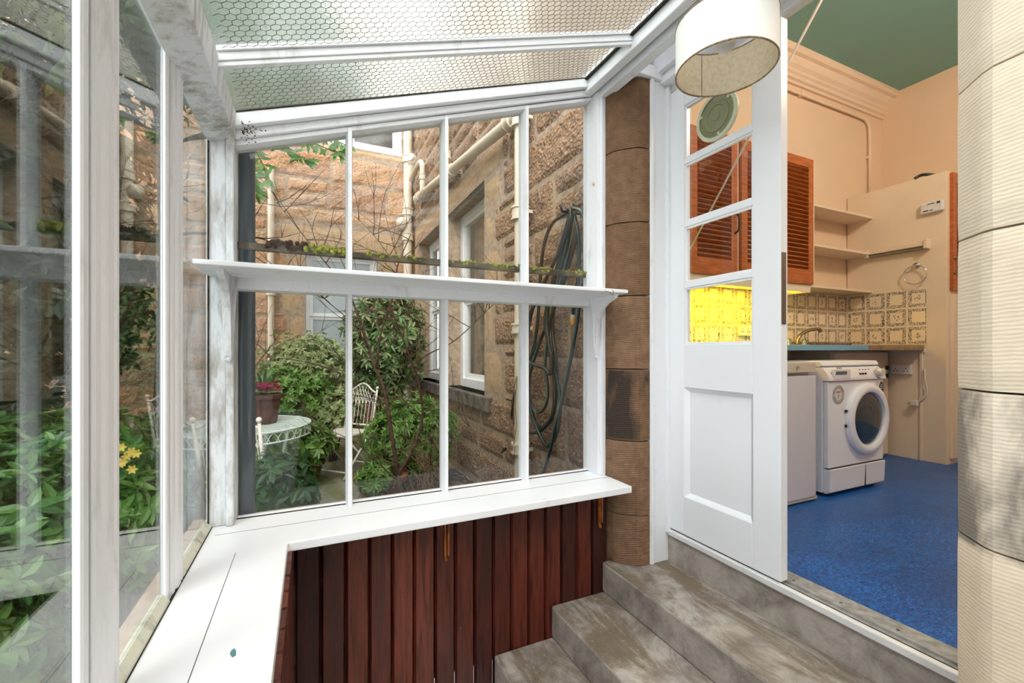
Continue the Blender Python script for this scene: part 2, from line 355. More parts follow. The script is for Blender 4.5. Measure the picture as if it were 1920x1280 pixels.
def mat_leaf(name, cols, rough=.38, trans=.25):
    m, t, o = newmat(name); g = nd(t, 'ShaderNodeNewGeometry')
    c = ramp(t, g.outputs['Random Per Island'], [(i/(len(cols)-1), q) for i, q in enumerate(cols)])
    b = nd(t, 'ShaderNodeBsdfPrincipled'); t.links.new(c, b.inputs['Base Color']); b.inputs['Roughness'].default_value = rough
    tl = nd(t, 'ShaderNodeBsdfTranslucent'); t.links.new(mixc(t, .5, c, (.25, .45, .05)), tl.inputs[0])
    mx = nd(t, 'ShaderNodeMixShader'); mx.inputs[0].default_value = trans; t.links.new(b.outputs[0], mx.inputs[1]); t.links.new(tl.outputs[0], mx.inputs[2])
    t.links.new(mx.outputs[0], o.inputs[0]); return m
M['leaf_dark'] = mat_leaf('dark_glossy_leaf', [(.012, .045, .018), (.03, .10, .03), (.05, .14, .045), (.02, .07, .03)])
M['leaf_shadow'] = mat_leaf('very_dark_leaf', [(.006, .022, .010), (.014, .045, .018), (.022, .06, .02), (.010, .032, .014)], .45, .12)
M['leaf_roof'] = mat_leaf('fresh_tree_leaf', [(.03, .12, .03), (.07, .22, .05), (.05, .17, .05)], .5, .3)
M['leaf_bright'] = mat_leaf('bright_green_leaf', [(.06, .17, .025), (.14, .30, .05), (.25, .42, .10), (.09, .22, .04)])
M['leaf_azalea'] = mat_leaf('azalea_leaf', [(.05, .15, .02), (.11, .27, .04), (.22, .40, .08), (.07, .19, .03), (.30, .42, .12)])
M['leaf_varieg'] = mat_leaf('variegated_leaf', [(.30, .38, .13), (.50, .54, .28), (.16, .24, .07), (.42, .46, .20)])
M['leaf_mid'] = mat_leaf('mid_green_leaf', [(.04, .12, .03), (.10, .22, .06), (.20, .32, .12), (.45, .45, .22), (.05, .13, .04)])
M['leaf_tree'] = mat_leaf('tree_leaf', [(.05, .14, .025), (.12, .26, .06), (.20, .34, .10), (.08, .18, .04)], .4, .4)
M['leaf_laurel'] = mat_leaf('laurel_leaf', [(.03, .10, .03), (.06, .18, .04), (.14, .28, .06), (.045, .13, .06)], .25)
M['petal_pink'] = mat_leaf('pink_petal', [(.75, .02, .20), (.85, .08, .38), (.5, .01, .12)], .5)
M['petal_yellow'] = mat_leaf('yellow_petal', [(.8, .5, .05), (.85, .65, .15)], .5)
def mat_shade():
    m, t, o = newmat('cream_parchment_shade'); p = coords(t); n = noise_(t, p, 70, 5, .7)
    c = ramp(t, n, [(.35, (.80, .66, .46)), (.55, (.90, .80, .62))])
    d = nd(t, 'ShaderNodeBsdfDiffuse'); t.links.new(c, d.inputs[0]); tl = nd(t, 'ShaderNodeBsdfTranslucent'); t.links.new(c, tl.inputs[0])
    mx = nd(t, 'ShaderNodeMixShader'); mx.inputs[0].default_value = .3; t.links.new(d.outputs[0], mx.inputs[1]); t.links.new(tl.outputs[0], mx.inputs[2]); t.links.new(mx.outputs[0], o.inputs[0]); return m
M['shade'] = mat_shade()
M['shade_out'] = plain('white_shade_fabric', (.97, .96, .93), .9, 0, .004, 60)
M['shade_trim'] = plain('tan_braid_trim', (.40, .28, .16), .8, 0, .3, 80)
M['vent'] = plain('smoky_green_plastic', (.24, .25, .13), .25, 0, .1)
M['vent_rim'] = plain('cream_green_plastic', (.60, .62, .46), .4, 0, .05)
M['bulb'] = plain('frosted_bulb', (.75, .73, .72), .3, 0, .01)

# ------------------------------------------------------------------ stone walls
def rect_sub(rs, h):
    out = []
    for (a, b, c, d) in rs:
        A, B, C_, D = h
        if A >= c or C_ <= a or B >= d or D <= b: out.append((a, b, c, d)); continue
        if B > b: out.append((a, b, c, B))
        if D < d: out.append((a, D, c, d))
        lo, hi = max(b, B), min(d, D)
        if A > a: out.append((a, lo, A, hi))
        if C_ < c: out.append((C_, lo, c, hi))
    return out
def stone_blocks(mb, P, rects, amp, g=.045, joint=.006, seed=0, depth=.03):
    for (a, b, c, d) in rects:
        a, b, c, d = a+joint, b+joint, c-joint, d-joint
        if c-a < .02 or d-b < .02: continue
        nu = max(2, int((c-a)/g)); nv = max(2, int((d-b)/g)); base = len(mb.v); sd = random.random()*50
        tilt = random.uniform(-.4, .4)*amp
        for j in range(nv+1):
            for i in range(nu+1):
                u = a+(c-a)*i/nu; v = b+(d-b)*j/nv
                e = min(i, nu-i, j, nv-j)
                h = 0 if e == 0 else depth*.6+amp*(noise.noise(Vector((u*7+sd, v*7, sd)))+.6*noise.noise(Vector((u*19, v*19+sd, sd))))*(1 if e > 1 else .6)+tilt*(i/nu-.5)
                mb.v.append(tuple(P(u, v, h)))
        for j in range(nv):
            for i in range(nu):
                q = base+j*(nu+1)+i; mb.f.append((q, q+1, q+nu+2, q+nu+1))
def courses(U0, U1, V0, V1, hr, wr, rnd):
    rs = []; v = V0; k = 0
    while v < V1-.02:
        h = rnd.uniform(*hr); h = min(h, V1-v)
        if V1-v-h < .1: h = V1-v
        u = U0-rnd.uniform(0, wr[0])
        while u < U1:
            w_ = rnd.uniform(*wr)
            a, c = max(u, U0), min(u+w_, U1)
            if c-a > .02:
                if rnd.random() < .18 and h > .2: rs += [(a, v, c, v+h*.5), (a, v+h*.5, c, v+h)]
                else: rs.append((a, v, c, v+h))
            u += w_
        v += h
    return rs
def stone_wall(name, P, U, V, holes, dressed, rub_mat, seed, back, hr=(.17, .33), wr=(.28, .8)):
    rnd = random.Random(seed); random.seed(seed)
    root = empty(name, (0, 0, 0), kind='structure')
    rs = courses(U[0], U[1], V[0], V[1], hr, wr, rnd)
    for h in holes+dressed: rs = rect_sub(rs, h)
    mb = MB(); stone_blocks(mb, P, rs, .017); mb.build('rubble_face', rub_mat, root)
    if dressed:
        mb = MB(); stone_blocks(mb, P, dressed, .0015, .12, .003, depth=.02); mb.build('dressed_margins', M['dressed'], root)
    full = [(U[0], V[0], U[1], V[1])]
    for h in holes: full = rect_sub(full, h)
    mb = MB()
    for (a, b, c, d) in full:
        ps = [P(a, b, .004), P(c, b, .004), P(c, d, .004), P(a, d, .004), P(a, b, -back), P(c, b, -back), P(c, d, -back), P(a, d, -back)]
        mb.add(ps, [(0,1,2,3), (4,7,6,5), (0,4,5,1), (1,5,6,2), (2,6,7,3), (3,7,4,0)])
    mb.build('mortar_core', M['mortar'], root)
    return root
XA = 1.5; YB = 7.05
# house wall running away from the porch (faces -X): u = Y, v = Z
PA = lambda u, v, h: Vector((XA-h, u, v))
W1 = (3.87, .49, 5.13, 2.53); W2 = (5.47, .49, 6.66, 2.53)
dr = [(3.45, 2.53, 5.3, 2.80), (5.3, 2.53, 7.0, 2.80), (3.40, .49, 3.87, .95), (3.62, .95, 3.87, 1.38), (3.42, 1.38, 3.87, 1.86), (3.6, 1.86, 3.87, 2.2), (3.42, 2.2, 3.87, 2.53),
      (5.13, .49, 5.47, 1.2), (5.13, 1.2, 5.47, 1.9), (5.13, 1.9, 5.47, 2.53), (6.66, .49, 7.0, 1.2), (6.66, 1.2, 7.0, 1.9), (6.66, 1.9, 7.0, 2.53)]
wallA = stone_wall('wall_house', PA, (1.90, 7.05), (-.6, 5.6), [W1, W2], dr, M['rubble_tan'], 3, .25, (.20, .38), (.35, .9))
mb = MB(); mb.box((XA-.07, 3.66, .36), (XA+.22, 5.3, .49)); mb.build('window_sill', M['sill_stone'], wallA, .008)
mb = MB(); mb.box((XA-.07, 5.303, .36), (XA+.22, 6.95, .49)); mb.build('window_sill', M['sill_stone'], wallA, .008)
# far courtyard wall (faces -Y): u = X, v = Z
PB = lambda u, v, h: Vector((u, YB-h, v))
WB = (-.07, .53, .95, 2.36); WU = (.12, 3.99, 1.33, 5.3)
drb = [(-.55, 2.36, 1.3, 2.78), (-.42, .53, -.07, 1.0), (-.3, 1.0, -.07, 1.45), (-.42, 1.45, -.07, 1.92), (-.3, 1.92, -.07, 2.36), (.95, .53, 1.2, 1.1), (.95, 1.1, 1.14, 1.75), (.95, 1.75, 1.2, 2.36),
       (-.2, .38, 1.1, .53), (1.33, 3.9, 1.5, 4.5), (1.33, 4.5, 1.5, 5.3), (0, 3.84, 1.45, 3.99)]
wallB = stone_wall('wall_courtyard', PB, (-7.5, 1.5), (-.6, 6.3), [WB, WU], drb, M['rubble_orange'], 11, .3, (.24, .42), (.45, 1.2))

def sash(root, a, b, plane, horiz, fr=.07, meet=None, pane='frost', depth=.05, side=1):
    # a, b = (u, z) corners; plane = coordinate of the frame front; horiz 'x' or 'y'
    u0, z0 = a; u1, z1 = b
    def bx(mb, p, q, d0, d1):
        if horiz == 'y': mb.box((plane+d0, p[0], p[1]), (plane+d1, q[0], q[1]))
        else: mb.box((p[0], plane+d0, p[1]), (q[0], plane+d1, q[1]))
    mb = MB()
    bx(mb, (u0, z0), (u0+fr, z1), 0, depth*2); bx(mb, (u1-fr, z0), (u1, z1), 0, depth*2)
    bx(mb, (u0+fr, z1-fr), (u1-fr, z1), 0, depth*2); bx(mb, (u0+fr, z0), (u1-fr, z0+fr*1.1), -.02, depth*2)
    mb.build('frame', M['white_frame'], root, .004)
    zs = [z0+fr*1.1, z1-fr] if meet is None else [z0+fr*1.1, meet, z1-fr]
    for i in range(len(zs)-1):
        mb = MB(); lo, hi = zs[i], zs[i+1]; o = .03 if i == 0 else .01; e = depth+.02
        p0, p1 = u0+fr, u1-fr; s = .045
        bx(mb, (p0, lo), (p0+s, hi), o, e); bx(mb, (p1-s, lo), (p1, hi), o, e)
        bx(mb, (p0+s, lo), (p1-s, lo+s*1.2), o, e); bx(mb, (p0+s, hi-s), (p1-s, hi), o, e)
        sh = mb.build('sash', M['white_frame'], root, .003)
        mb = MB(); bx(mb, (p0+s, lo+s*1.2), (p1-s, hi-s), o+.018, o+.024); mb.build('pane', M[pane], sh)
r = empty('window_3', (.44, YB, .53), kind='structure'); sash(r, (-.07, .53), (.95, 2.36), YB+.10, 'x', .06, 1.42, 'frost')
mb = MB(); mb.box((-.12, YB-.06, .50), (1.0, YB+.1, .56)); mb.build('window_sill', M['white_frame'], r, .006)
r = empty('window_4', (.7, YB, 3.99), kind='structure'); sash(r, (.12, 3.99), (1.33, 5.3), YB+.08, 'x', .09, 4.7, 'dark_pane')
mb = MB(); mb.box((.25, YB+.105, 4.1), (.62, YB+.12, 4.65)); mb.build('blind', M['frost'], r)
r = empty('window_5', (XA+.2, 4.5, .49), kind='structure'); sash(r, (3.87, .49), (5.13, 2.53), XA+.17, 'y', .09, 1.5, 'glass')
mb = MB()
mb.prism([(XA+.33+.02*math.sin(i*1.3), 3.9+i*.04) for i in range(31)]+[(XA+.37, 5.1), (XA+.37, 3.9)], lambda p, t: (p[0], p[1], .52+2.0*t)); mb.build('curtain', M['curtain'], r)
r = empty('window_6', (XA+.2, 6.0, .49), kind='structure'); sash(r, (5.47, .49), (6.66, 2.53), XA+.17, 'y', .09, 1.5, 'glass')
mb = MB()
mb.prism([(XA+.33+.02*math.sin(i*1.3), 5.5+i*.04) for i in range(29)]+[(XA+.37, 6.62), (XA+.37, 5.5)], lambda p, t: (p[0], p[1], .52+2.0*t)); mb.build('curtain', M['curtain'], r)
# dark room box behind those two windows
mb = MB(); mb.box((XA+.40, 3.5, 0), (XA+.42, 7.0, 3)); mb.build('wall_room', M['dark_pane'], kind='structure')

# courtyard ground
mb = MB(); mb.box((-8, 2.12, -.5), (1.5, 7.05, -.4)); mb.box((-8, -3, -.5), (-.42, 2.12, -.4)); g = mb.build('floor_courtyard', M['paving'], kind='structure')
# ------------------------------------------------------------------ porch shell
GY = 1.95; GX = -.34; SX = 1.345; Y0 = -1.35
SILL = .28
roofz = lambda x: 1.79+.335*(x+.266)
# low boarded walls
random.seed(5)
def boarding(mb, us, z0f, z1, P):
    for i in range(len(us)-1):
        a, b = us[i]+.0015, us[i+1]-.0015; c = .007; z0 = z0f
        poly = [(a, .014), (a+c, .0), (b-c, .0), (b, .014), (b, .03), (a, .03)]
        mb.prism(poly, lambda p, t: P(p[0], p[1], z0 if t == 0 else z1))
us = [-.052+i*.0888 for i in range(17)]; us[-1] = 1.376
mb = MB(); boarding(mb, us, -.6, SILL-.03, lambda u, h, z: (u, 1.82+h, z)); mb.build('wall_gable', M['boards'], kind='structure')
us = [Y0+i*.0906 for i in range(36)]
mb = MB(); boarding(mb, us, -.6, SILL-.03, lambda u, h, z: (-.055-h, u, z)); mb.build('wall_garden', M['boards'], kind='structure')
mb = MB(); mb.box((-.42, 1.86, -.5), (1.46, 2.10, SILL-.035)); mb.box((-.42, Y0, -.5), (-.09, 1.86, SILL-.035)); mb.build('wall_dwarf', M['mortar'], kind='structure')
# porch floor
mb = MB(); mb.box((-.09, Y0, -.65), (1.66, 1.85, -.6)); mb.build('floor_porch', plain('pale_floor_paint', (.72, .72, .70), .5, 0, .1, 6), kind='structure')
# L-shaped sill
mb = MB()
poly = [(-.36, Y0), (-.068, Y0), (-.068, 1.632), (1.374, 1.632), (1.374, 1.985), (-.36, 1.985)]
mb.prism(poly, lambda p, t: (p[0], p[1], SILL-.032+.032*t)); mb.build('trim_sill', M['sill'], kind='structure', bevel=.004)
mb = MB(); mb.box((-.215, Y0+.05, SILL-.0005), (-.2135, 1.62, SILL+.0006)); mb.box((-.3, 1.80, SILL-.0005), (1.37, 1.8015, SILL+.0006)); mb.build('trim_crack', M['black'], kind='structure')
# --- gable window
gw = empty('window_1', (.5, GY, SILL), kind='structure')
def bar(mb, x, z0, z1, wi=.026):      # moulded vertical glazing bar, inside face towards -Y
    h = wi/2
    mb.prism([(x-h*.55, GY-.052), (x+h*.55, GY-.052), (x+h*.75, GY-.035), (x+h, GY-.012), (x+h, GY+.02), (x-h, GY+.02), (x-h, GY-.012), (x-h*.75, GY-.035)],
             lambda p, t: (p[0], p[1], z1 if t else z0))
for x in (.147, .5535, .9575):
    zt = 1.677+.345*(x+.253)+.012
    mb = MB(); bar(mb, x, SILL, 1.15); bar(mb, x, 1.15, zt); mb.build('glazing_bar', M['white'], gw, smooth=0)
mb = MB(); mb.box((-.262, GY-.075, 1.145), (1.345, GY+.02, 1.205)); mb.build('transom', M['white'], gw, .003)
mb = MB()
for (dz0, dz1, y0) in ((0, .022, GY-.045), (.022, .055, GY-.06), (.055, .105, GY-.085)):
    mb.prism([(-.27, 1.672+dz0), (1.38, 1.672+dz0+.345*1.65), (1.38, 1.672+dz1+.342*1.65), (-.27, 1.672+dz1)], lambda p, t: (p[0], y0 if t == 0 else GY+.03, p[1]))
mb.build('top_rail', M['white'], gw, .003)
mb = MB(); mb.box((-.34, 1.885, SILL), (-.278, 1.985, 1.78)); mb.box((-.278, 1.868, SILL), (-.253, 1.985, 1.72)); mb.build('corner_post', M['white_dirty'], gw, .005)
mb = MB(); mb.box((1.337, 1.85, SILL), (1.376, 1.985, 2.25)); mb.box((1.351, 1.835, SILL), (1.376, 1.86, 2.25)); mb.build('end_post', M['white'], gw, .004)
mb = MB(); mb.box((-.253, GY-.012, SILL), (1.337, GY+.012, SILL+.007)); mb.build('bottom_bead', M['sill'], gw, .004)
xs = [-.253, .134, .160, .541, .566, .945, .970, 1.337]
for i in range(0, 8, 2):
    a, b = xs[i], xs[i+1]
    mb = MB(); mb.box((a, GY-.002, SILL+.012), (b, GY+.002, 1.15)); mb.build('pane', M['glass'], gw)
    mb = MB(); mb.prism([(a, 1.2), (b, 1.2), (b, 1.690+.345*(b+.253)), (a, 1.690+.345*(a+.253))], lambda p, t: (p[0], GY-.002+.004*t, p[1])); mb.build('pane', M['glass'], gw)
# mossy outer ledge
mb = MB(); mb.box((-.33, GY+.006, 1.308), (1.40, GY+.034, 1.336)); ld = mb.build('outer_ledge', M['wet_wood'], gw, .004)
rnd = random.Random(4); mb = MB()
for i in range(420):
    x = rnd.uniform(.0, 1.35); k = .5+.5*noise.noise(Vector((x*9, 0, 0)))
    if k < .42 and not (-.02 < x < .13): continue
    mb.ball((x, GY+.016+rnd.uniform(-.014, .014), 1.333+rnd.uniform(-.012, .008)), rnd.uniform(.003, .008), 5)
for i in range(50): mb.ball((rnd.uniform(-.02, .13), GY+.008+rnd.uniform(-.01, .014), 1.33+rnd.uniform(-.012, .016)), rnd.uniform(.006, .012), 5)
mb.build('moss', M['moss'], ld, kind='stuff')
mb = MB()
for i in range(60): mb.ball((rnd.uniform(-.16, -.01) , GY+.016+rnd.uniform(-.014, .014), 1.335+rnd.uniform(-.01, .016)), rnd.uniform(.006, .014), 5)
mb.build('rotten_wood', M['debris'], ld, kind='stuff')
# --- garden-side window wall
lw = empty('window_2', (GX, .3, SILL), kind='structure')
EZ = 1.70
def post(y0, y1):
    n = MB(); a = y0
    for pr in ([(-.3425, a), (-.333, a), (-.330, a+.004), (-.330, a+.022), (-.333, a+.026), (-.3425, a+.026)],
               [(-.3425, a+.033), (-.331, a+.033), (-.326, a+.037), (-.325, a+.052), (-.327, a+.058), (-.329, a+.062), (-.324, a+.068), (-.322, a+.074), (-.322, a+.098), (-.327, a+.104), (-.328, a+.110), (-.323, a+.114), (-.324, y1-.004), (-.330, y1), (-.3425, y1)]):
        n.prism(pr, lambda p, t: (p[0], p[1], EZ+.05 if t else SILL))
    return n
posts = [(y, y+.132) for y in (-.884, -.433, .018, .469, .920, 1.371)]
for a, b in posts: post(a, b).build('mullion', M['white'], lw)
es = [Y0]+[q for p in posts for q in p]+[1.885]
for i in range(0, len(es), 2):
    a, b = es[i], es[i+1]
    a2 = a; b2 = b
    mb = MB(); mb.box((GX-.002, a2, SILL+.02), (GX+.002, b2, EZ+.02)); mb.build('pane', M['side_glass'], lw)
    mb = MB(); mb.prism([(GX-.01, SILL), (-.322, SILL), (-.325, SILL+.008), (GX+.002, SILL+.024), (GX-.01, SILL+.024)], lambda p, t: (p[0], a2 if t == 0 else min(b2, b), p[1])); mb.build('putty_bead', M['putty'], lw)
mb = MB(); mb.box((-.327, Y0, SILL), (-.321, 1.885, SILL+.003)); mb.build('grime_line', M['grime'], lw)
for a, b in posts:
    mb = MB(); mb.box((-.350, a+.024, SILL), (-.3335, a+.036, EZ)); mb.build('grime_line', M['grime'], lw)
mb = MB(); mb.box((-.335, 1.878, SILL), (-.331, 1.886, EZ)); mb.build('grime_line', M['grime'], lw)
for i in range(0, 8, 2):
    mb = MB(); mb.box((xs[i], GY-.0145, SILL), (xs[i+1], GY-.0115, SILL+.004)); mb.build('grime_line', M['grime'], gw)
mb = MB(); mb.prism([(-.27, 1.7765), (1.29, 1.7765+.3415*1.56), (1.29, 1.7815+.3415*1.56), (-.27, 1.7815)], lambda p, t: (p[0], GY-.088 if t == 0 else GY-.02, p[1])); mb.build('grime_line', M['grime'], gw)
# --- glazed roof
rf = empty('ceiling', (.5, .3, 2.0), kind='structure')
mb = MB(); mb.prism([(-.36, EZ+.02), (-.333, EZ-.03), (-.25, EZ-.005), (-.245, roofz(-.25)-.01), (-.36, roofz(-.36)-.01)], lambda p, t: (p[0], Y0 if t == 0 else 1.93, p[1])); mb.build('eaves_beam', M['white_dirty'], rf, .004)
mb = MB()
for (x0, x1, d0, d1) in ((1.285, 1.33, -.075, .03), (1.325, 1.345, -.045, .03), (1.345, 1.40, -.10, .02)):
    mb.prism([(x0, 2.315+d0), (x1, 2.315+d0), (x1, 2.315+d1), (x0, 2.315+d1)], lambda p, t: (p[0], Y0 if t == 0 else 1.95, p[1]))
mb.build('ridge_beam', M['white'], rf, .005)
mb = MB(); mb.box((1.268, Y0, 2.296), (1.284, 1.95, 2.304)); mb.build('grime_line', M['grime'], rf)
rb = [1.535, 1.085, .635, .185, -.265, -.715, -1.165]
for y in rb:
    mb = MB()
    for (hw, d0, d1) in ((.022, -.005, .012), (.014, -.03, -.005), (.009, -.045, -.03)):
        mb.prism([(-.25, d0), (1.30, d0), (1.30, d1), (-.25, d1)], lambda p, t: (p[0], y-hw if t == 0 else y+hw, roofz(p[0])+p[1]))
    mb.build('glazing_bar', M['white'], rf, .002)
ys = [1.95]+rb+[Y0]
hx = .026
for i in range(len(ys)-1):
    ya, yb = ys[i+1]+.012, ys[i]-.012
    mb = MB(); mb.prism([(-.30, 0.), (1.31, 0.), (1.31, .005), (-.30, .005)], lambda p, t: (p[0], ya if t == 0 else yb, roofz(p[0])+p[1]))
    pn = mb.build('wired_pane', M['roofglass'], rf)
    if i < 4:
        mb = MB(); wv = .0016; s3 = hx/math.sqrt(3)
        def seg(p, q):
            if min(p[1], q[1]) < ya or max(p[1], q[1]) > yb: return
            a = Vector((p[0], p[1], roofz(p[0])-.0012)); b = Vector((q[0], q[1], roofz(q[0])-.0012)); mb.beam(a, b, wv, .0008)
        nx = int(1.5/hx)
        for jy in range(-1, int((yb-ya)/(1.5*s3))+1):
            for jx in range(nx):
                cx_ = -.22+jx*hx+(hx/2 if jy % 2 else 0); cy_ = ya+jy*1.5*s3+s3
                if cx_ > 1.27: continue
                v0 = (cx_, cy_-s3); v1 = (cx_+hx/2, cy_-s3/2); v5 = (cx_-hx/2, cy_-s3/2); v2 = (cx_+hx/2, cy_+s3/2)
                seg(v0, v1); seg(v0, v5); seg(v1, v2)
        mb.build('wire_mesh', M['wire'], pn)
# flat boarded soffit between ridge and house
mb = MB(); mb.box((1.40, Y0, 2.40), (1.80, 1.95, 2.43)); mb.build('ceiling_soffit', M['ceil_board'], kind='structure')
mb = MB(); mb.box((1.36, 1.672, 2.27), (1.66, 1.95, 2.33)); mb.box((1.36, 1.76, 2.33), (1.66, 1.95, 2.40)); mb.box((1.60, .40, 2.255), (1.66, 1.76, 2.40)); mb.box((1.66, .40, 2.295), (1.80, 1.76, 2.40)); mb.box((1.57, .40, 2.30), (1.60, 1.70, 2.40)); mb.build('trim_head', M['white'], kind='structure', bevel=.004)
# cobwebs on the soffit
mb = MB(); rnd = random.Random(9)
for i in range(26):
    x, y = rnd.uniform(1.42, 1.62), rnd.uniform(1.15, 1.72); pts = []
    a = rnd.uniform(0, 6.3)
    for k in range(8):
        pts.append((x, y, 2.398)); a += rnd.uniform(-.9, .9); x = min(1.64, max(1.41, x+.022*math.cos(a))); y = min(1.74, y+.022*math.sin(a))
    mb.tube(pts, .0005, 3)
tag(mb.build('cobweb', M['screw']), 'thin dusty cobweb threads on the white soffit board', 'cobweb', kind='stuff')
# unseen end wall behind the porch, made solid and brown to dull glass reflections
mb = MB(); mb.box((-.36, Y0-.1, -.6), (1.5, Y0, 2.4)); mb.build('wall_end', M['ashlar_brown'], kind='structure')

# ------------------------------------------------------------------ stone pilasters either side of the door
def pilaster(name, mat, fy, z0, z1, poly, kind='structure', joints=(.1, .468, .825, 1.19, 1.555, 1.92, 2.27)):
    js = [z0]+[j for j in joints if z0 < j < z1]+[z1]; mb = MB(); rnd = random.Random(name)
    for i in range(len(js)-1):
        a, b = js[i]+.0025, js[i+1]-.0025; dx = rnd.uniform(-.002, .002)
        n = len(poly); base = len(mb.v); nz = 8
        for k in range(nz+1):
            z = a+(b-a)*k/nz; ins = .004 if k in (0, nz) else 0
            for (x, y) in poly: mb.v.append((x+ins+dx, fy(y), z))
        for k in range(nz):
            for q in range(n): mb.f.append((base+k*n+q, base+k*n+(q+1) % n, base+(k+1)*n+(q+1) % n, base+(k+1)*n+q))
        mb.f.append(tuple(base+q for q in range(n))); mb.f.append(tuple(base+nz*n+q for q in range(n)))
    return mb.build(name, mat, kind=kind)
pp = [(1.377, 1.985), (1.377, 1.835), (1.384, 1.787), (1.398, 1.765), (1.462, 1.702), (1.480, 1.695), (1.536, 1.690), (1.60, 1.690), (1.60, 1.985)]
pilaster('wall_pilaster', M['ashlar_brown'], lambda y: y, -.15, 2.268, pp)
pilaster('wall_jamb', M['ashlar_cream_lit'], lambda y: 2.225-y, -.62, 2.6, [(x, y) for x, y in pp[1:]]+[(1.60, 3.6), (1.377, 3.6)])
mb = MB(); mb.box((1.40, 1.985, -.5), (1.80, 2.02, 2.6)); mb.box((1.385, Y0-.1, -.62), (1.80, .245, 2.6)); mb.build('wall_infill', M['mortar'], kind='structure')
# door frame
mb = MB()
mb.box((1.534, 1.688, -.148), (1.655, 1.76, 2.27)); mb.box((1.536, 1.680, -.148), (1.556, 1.69, 2.27)); mb.box((1.632, 1.670, .0), (1.656, 1.69, 2.27)); mb.box((1.66, 1.684, .0), (1.80, 1.74, 2.295))
mb.box((1.657, .50, 2.225), (1.68, 1.69, 2.27)); mb.box((1.62, .47, .0), (1.80, .528, 2.27)); mb.box((1.534, .46, -.148), (1.62, .535, 2.27))
mb.build('trim_doorframe', M['white'], kind='structure', bevel=.004)
# --- door leaf with panes
DX = 1.655
dr_ = empty('door_1', (DX, 1.68, .02), kind='structure')
dy0, dy1 = 1.103, 1.679
mb = MB(); pz = [.947, 1.225, 1.521, 1.828, 2.11]; gy0, gy1 = 1.222, 1.586
mb.box((DX, dy0, .02), (DX+.042, gy0, 2.215)); mb.box((DX, gy1, .02), (DX+.042, dy1, 2.215))
mb.box((DX, gy0, 2.11), (DX+.042, gy1, 2.215)); mb.box((DX, gy0, .737), (DX+.042, gy1, .947)); mb.box((DX, gy0, .02), (DX+.042, gy1, .205))
for z in pz[1:-1]: mb.box((DX+.002, gy0, z-.004), (DX+.040, gy1, z+.022))
mb.build('door_leaf', M['white_door'], dr_, .003)
mb = MB()   # glazing and panel mouldings
for i in range(4):
    a, b = pz[i]+(.022 if i else 0), pz[i+1]-(.004 if i < 3 else 0); s = .010
    for (y0, y1, z0, z1) in ((gy0, gy0+s, a, b), (gy1-s, gy1, a, b), (gy0+s, gy1-s, a, a+s), (gy0+s, gy1-s, b-s, b)): mb.box((DX+.006, y0, z0), (DX+.018, y1, z1))
mb.build('glazing_bead', M['white_door'], dr_, .002)
mb = MB(); mb.box((DX+.018, gy0, .205), (DX+.03, gy1, .737)); mb.build('lower_panel', M['white_door'], dr_)
mb = MB(); s = .022
for (a, b, c, d) in ((gy0, .205, gy1, .737),):
    mb.add([(DX, a, b), (DX, c, b), (DX, c, d), (DX, a, d), (DX+.019, a+s, b+s), (DX+.019, c-s, b+s), (DX+.019, c-s, d-s), (DX+.019, a+s, d-s)], [(0,1,5,4), (1,2,6,5), (2,3,7,6), (3,0,4,7)])
mb.build('panel_moulding', M['white_door'], dr_)
for i in range(4):
    mb = MB(); mb.box((DX+.018, gy0, pz[i]), (DX+.021, gy1, pz[i+1])); mb.build('pane', M['glass'], dr_)
mb = MB(); mb.box((DX+.004, dy0-.002, 1.02), (DX+.03, dy0, 1.30)); mb.build('lock_plate', M['screw'], dr_)
c = onX(1345, 218, DX+.012); mb = MB(); mb.lathe([(.092, -.010), (.108, -.010), (.110, -.003), (.108, .004), (.092, .004)], (c.x, c.y, c.z), 'x', 48, False)
for a in (20, 140, 260):
    mb.box((c.x-.012, c.y+.085*math.cos(R(a))-.006, c.z+.085*math.sin(R(a))-.006), (c.x-.002, c.y+.085*math.cos(R(a))+.006, c.z+.085*math.sin(R(a))+.006))
vt = mb.build('ventilator', M['vent_rim'], dr_, smooth=2, label='round greenish plastic ventilator')
mb = MB()
mb.lathe([(.001, -.012), (.02, -.012), (.022, -.009), (.045, -.009), (.047, -.012), (.068, -.012), (.070, -.008), (.092, -.006), (.092, -.003), (.001, -.003)], (c.x, c.y, c.z), 'x', 48, False); mb.build('ventilator_disc', M['vent'], vt)
# threshold and steps
st = empty('stone_steps', (1.3, 1.3, -.6), 'worn grey concrete steps with brown moss stains rising to the doorway', 'steps')
for (x0, z0, z1) in ((.75, -.6, -.45), (1.045, -.45, -.30), (1.34, -.30, -.15)):
    mb = MB(); nx, ny = 3, 40; rnd = random.Random(int(x0*100))
    mb.box((x0, .54, z0), (1.655, 1.82, z1)); mb.build('step', M['concrete'], st, .010)
mb = MB(); mb.box((1.655, .40, -.30), (1.80, 1.76, -.006)); mb.build('trim_threshold', M['concrete'], kind='structure', bevel=.006)
mb = MB(); mb.box((1.648, .54, -.006), (1.72, 1.684, .003)); mb.box((1.646, .54, -.018), (1.660, 1.684, .010)); mb.box((1.705, .53, .0), (1.72, 1.684, .012)); mb.box((1.72, .53, -.006), (1.80, 1.684, .005))
th = mb.build('trim_doorsill', plain('worn_grey_sill', (.34, .33, .32), .6, 0, .2, 30), kind='structure', bevel=.001)
mb = MB(); mb.box((1.643, .54, -.014), (1.668, 1.684, .0125)); mb.build('nosing', plain('bright_nosing', (.85, .85, .85), .35, .2), th, .004)
mb = MB(); mb.box((1.680, .54, .003), (1.686, 1.684, .0045)); mb.build('groove', M['grime'], th)
mb = MB()
for i in range(6): mb.lathe([(.005, 0), (.005, .0015)], (1.745, .60+i*.17, .005), 'z', 12)
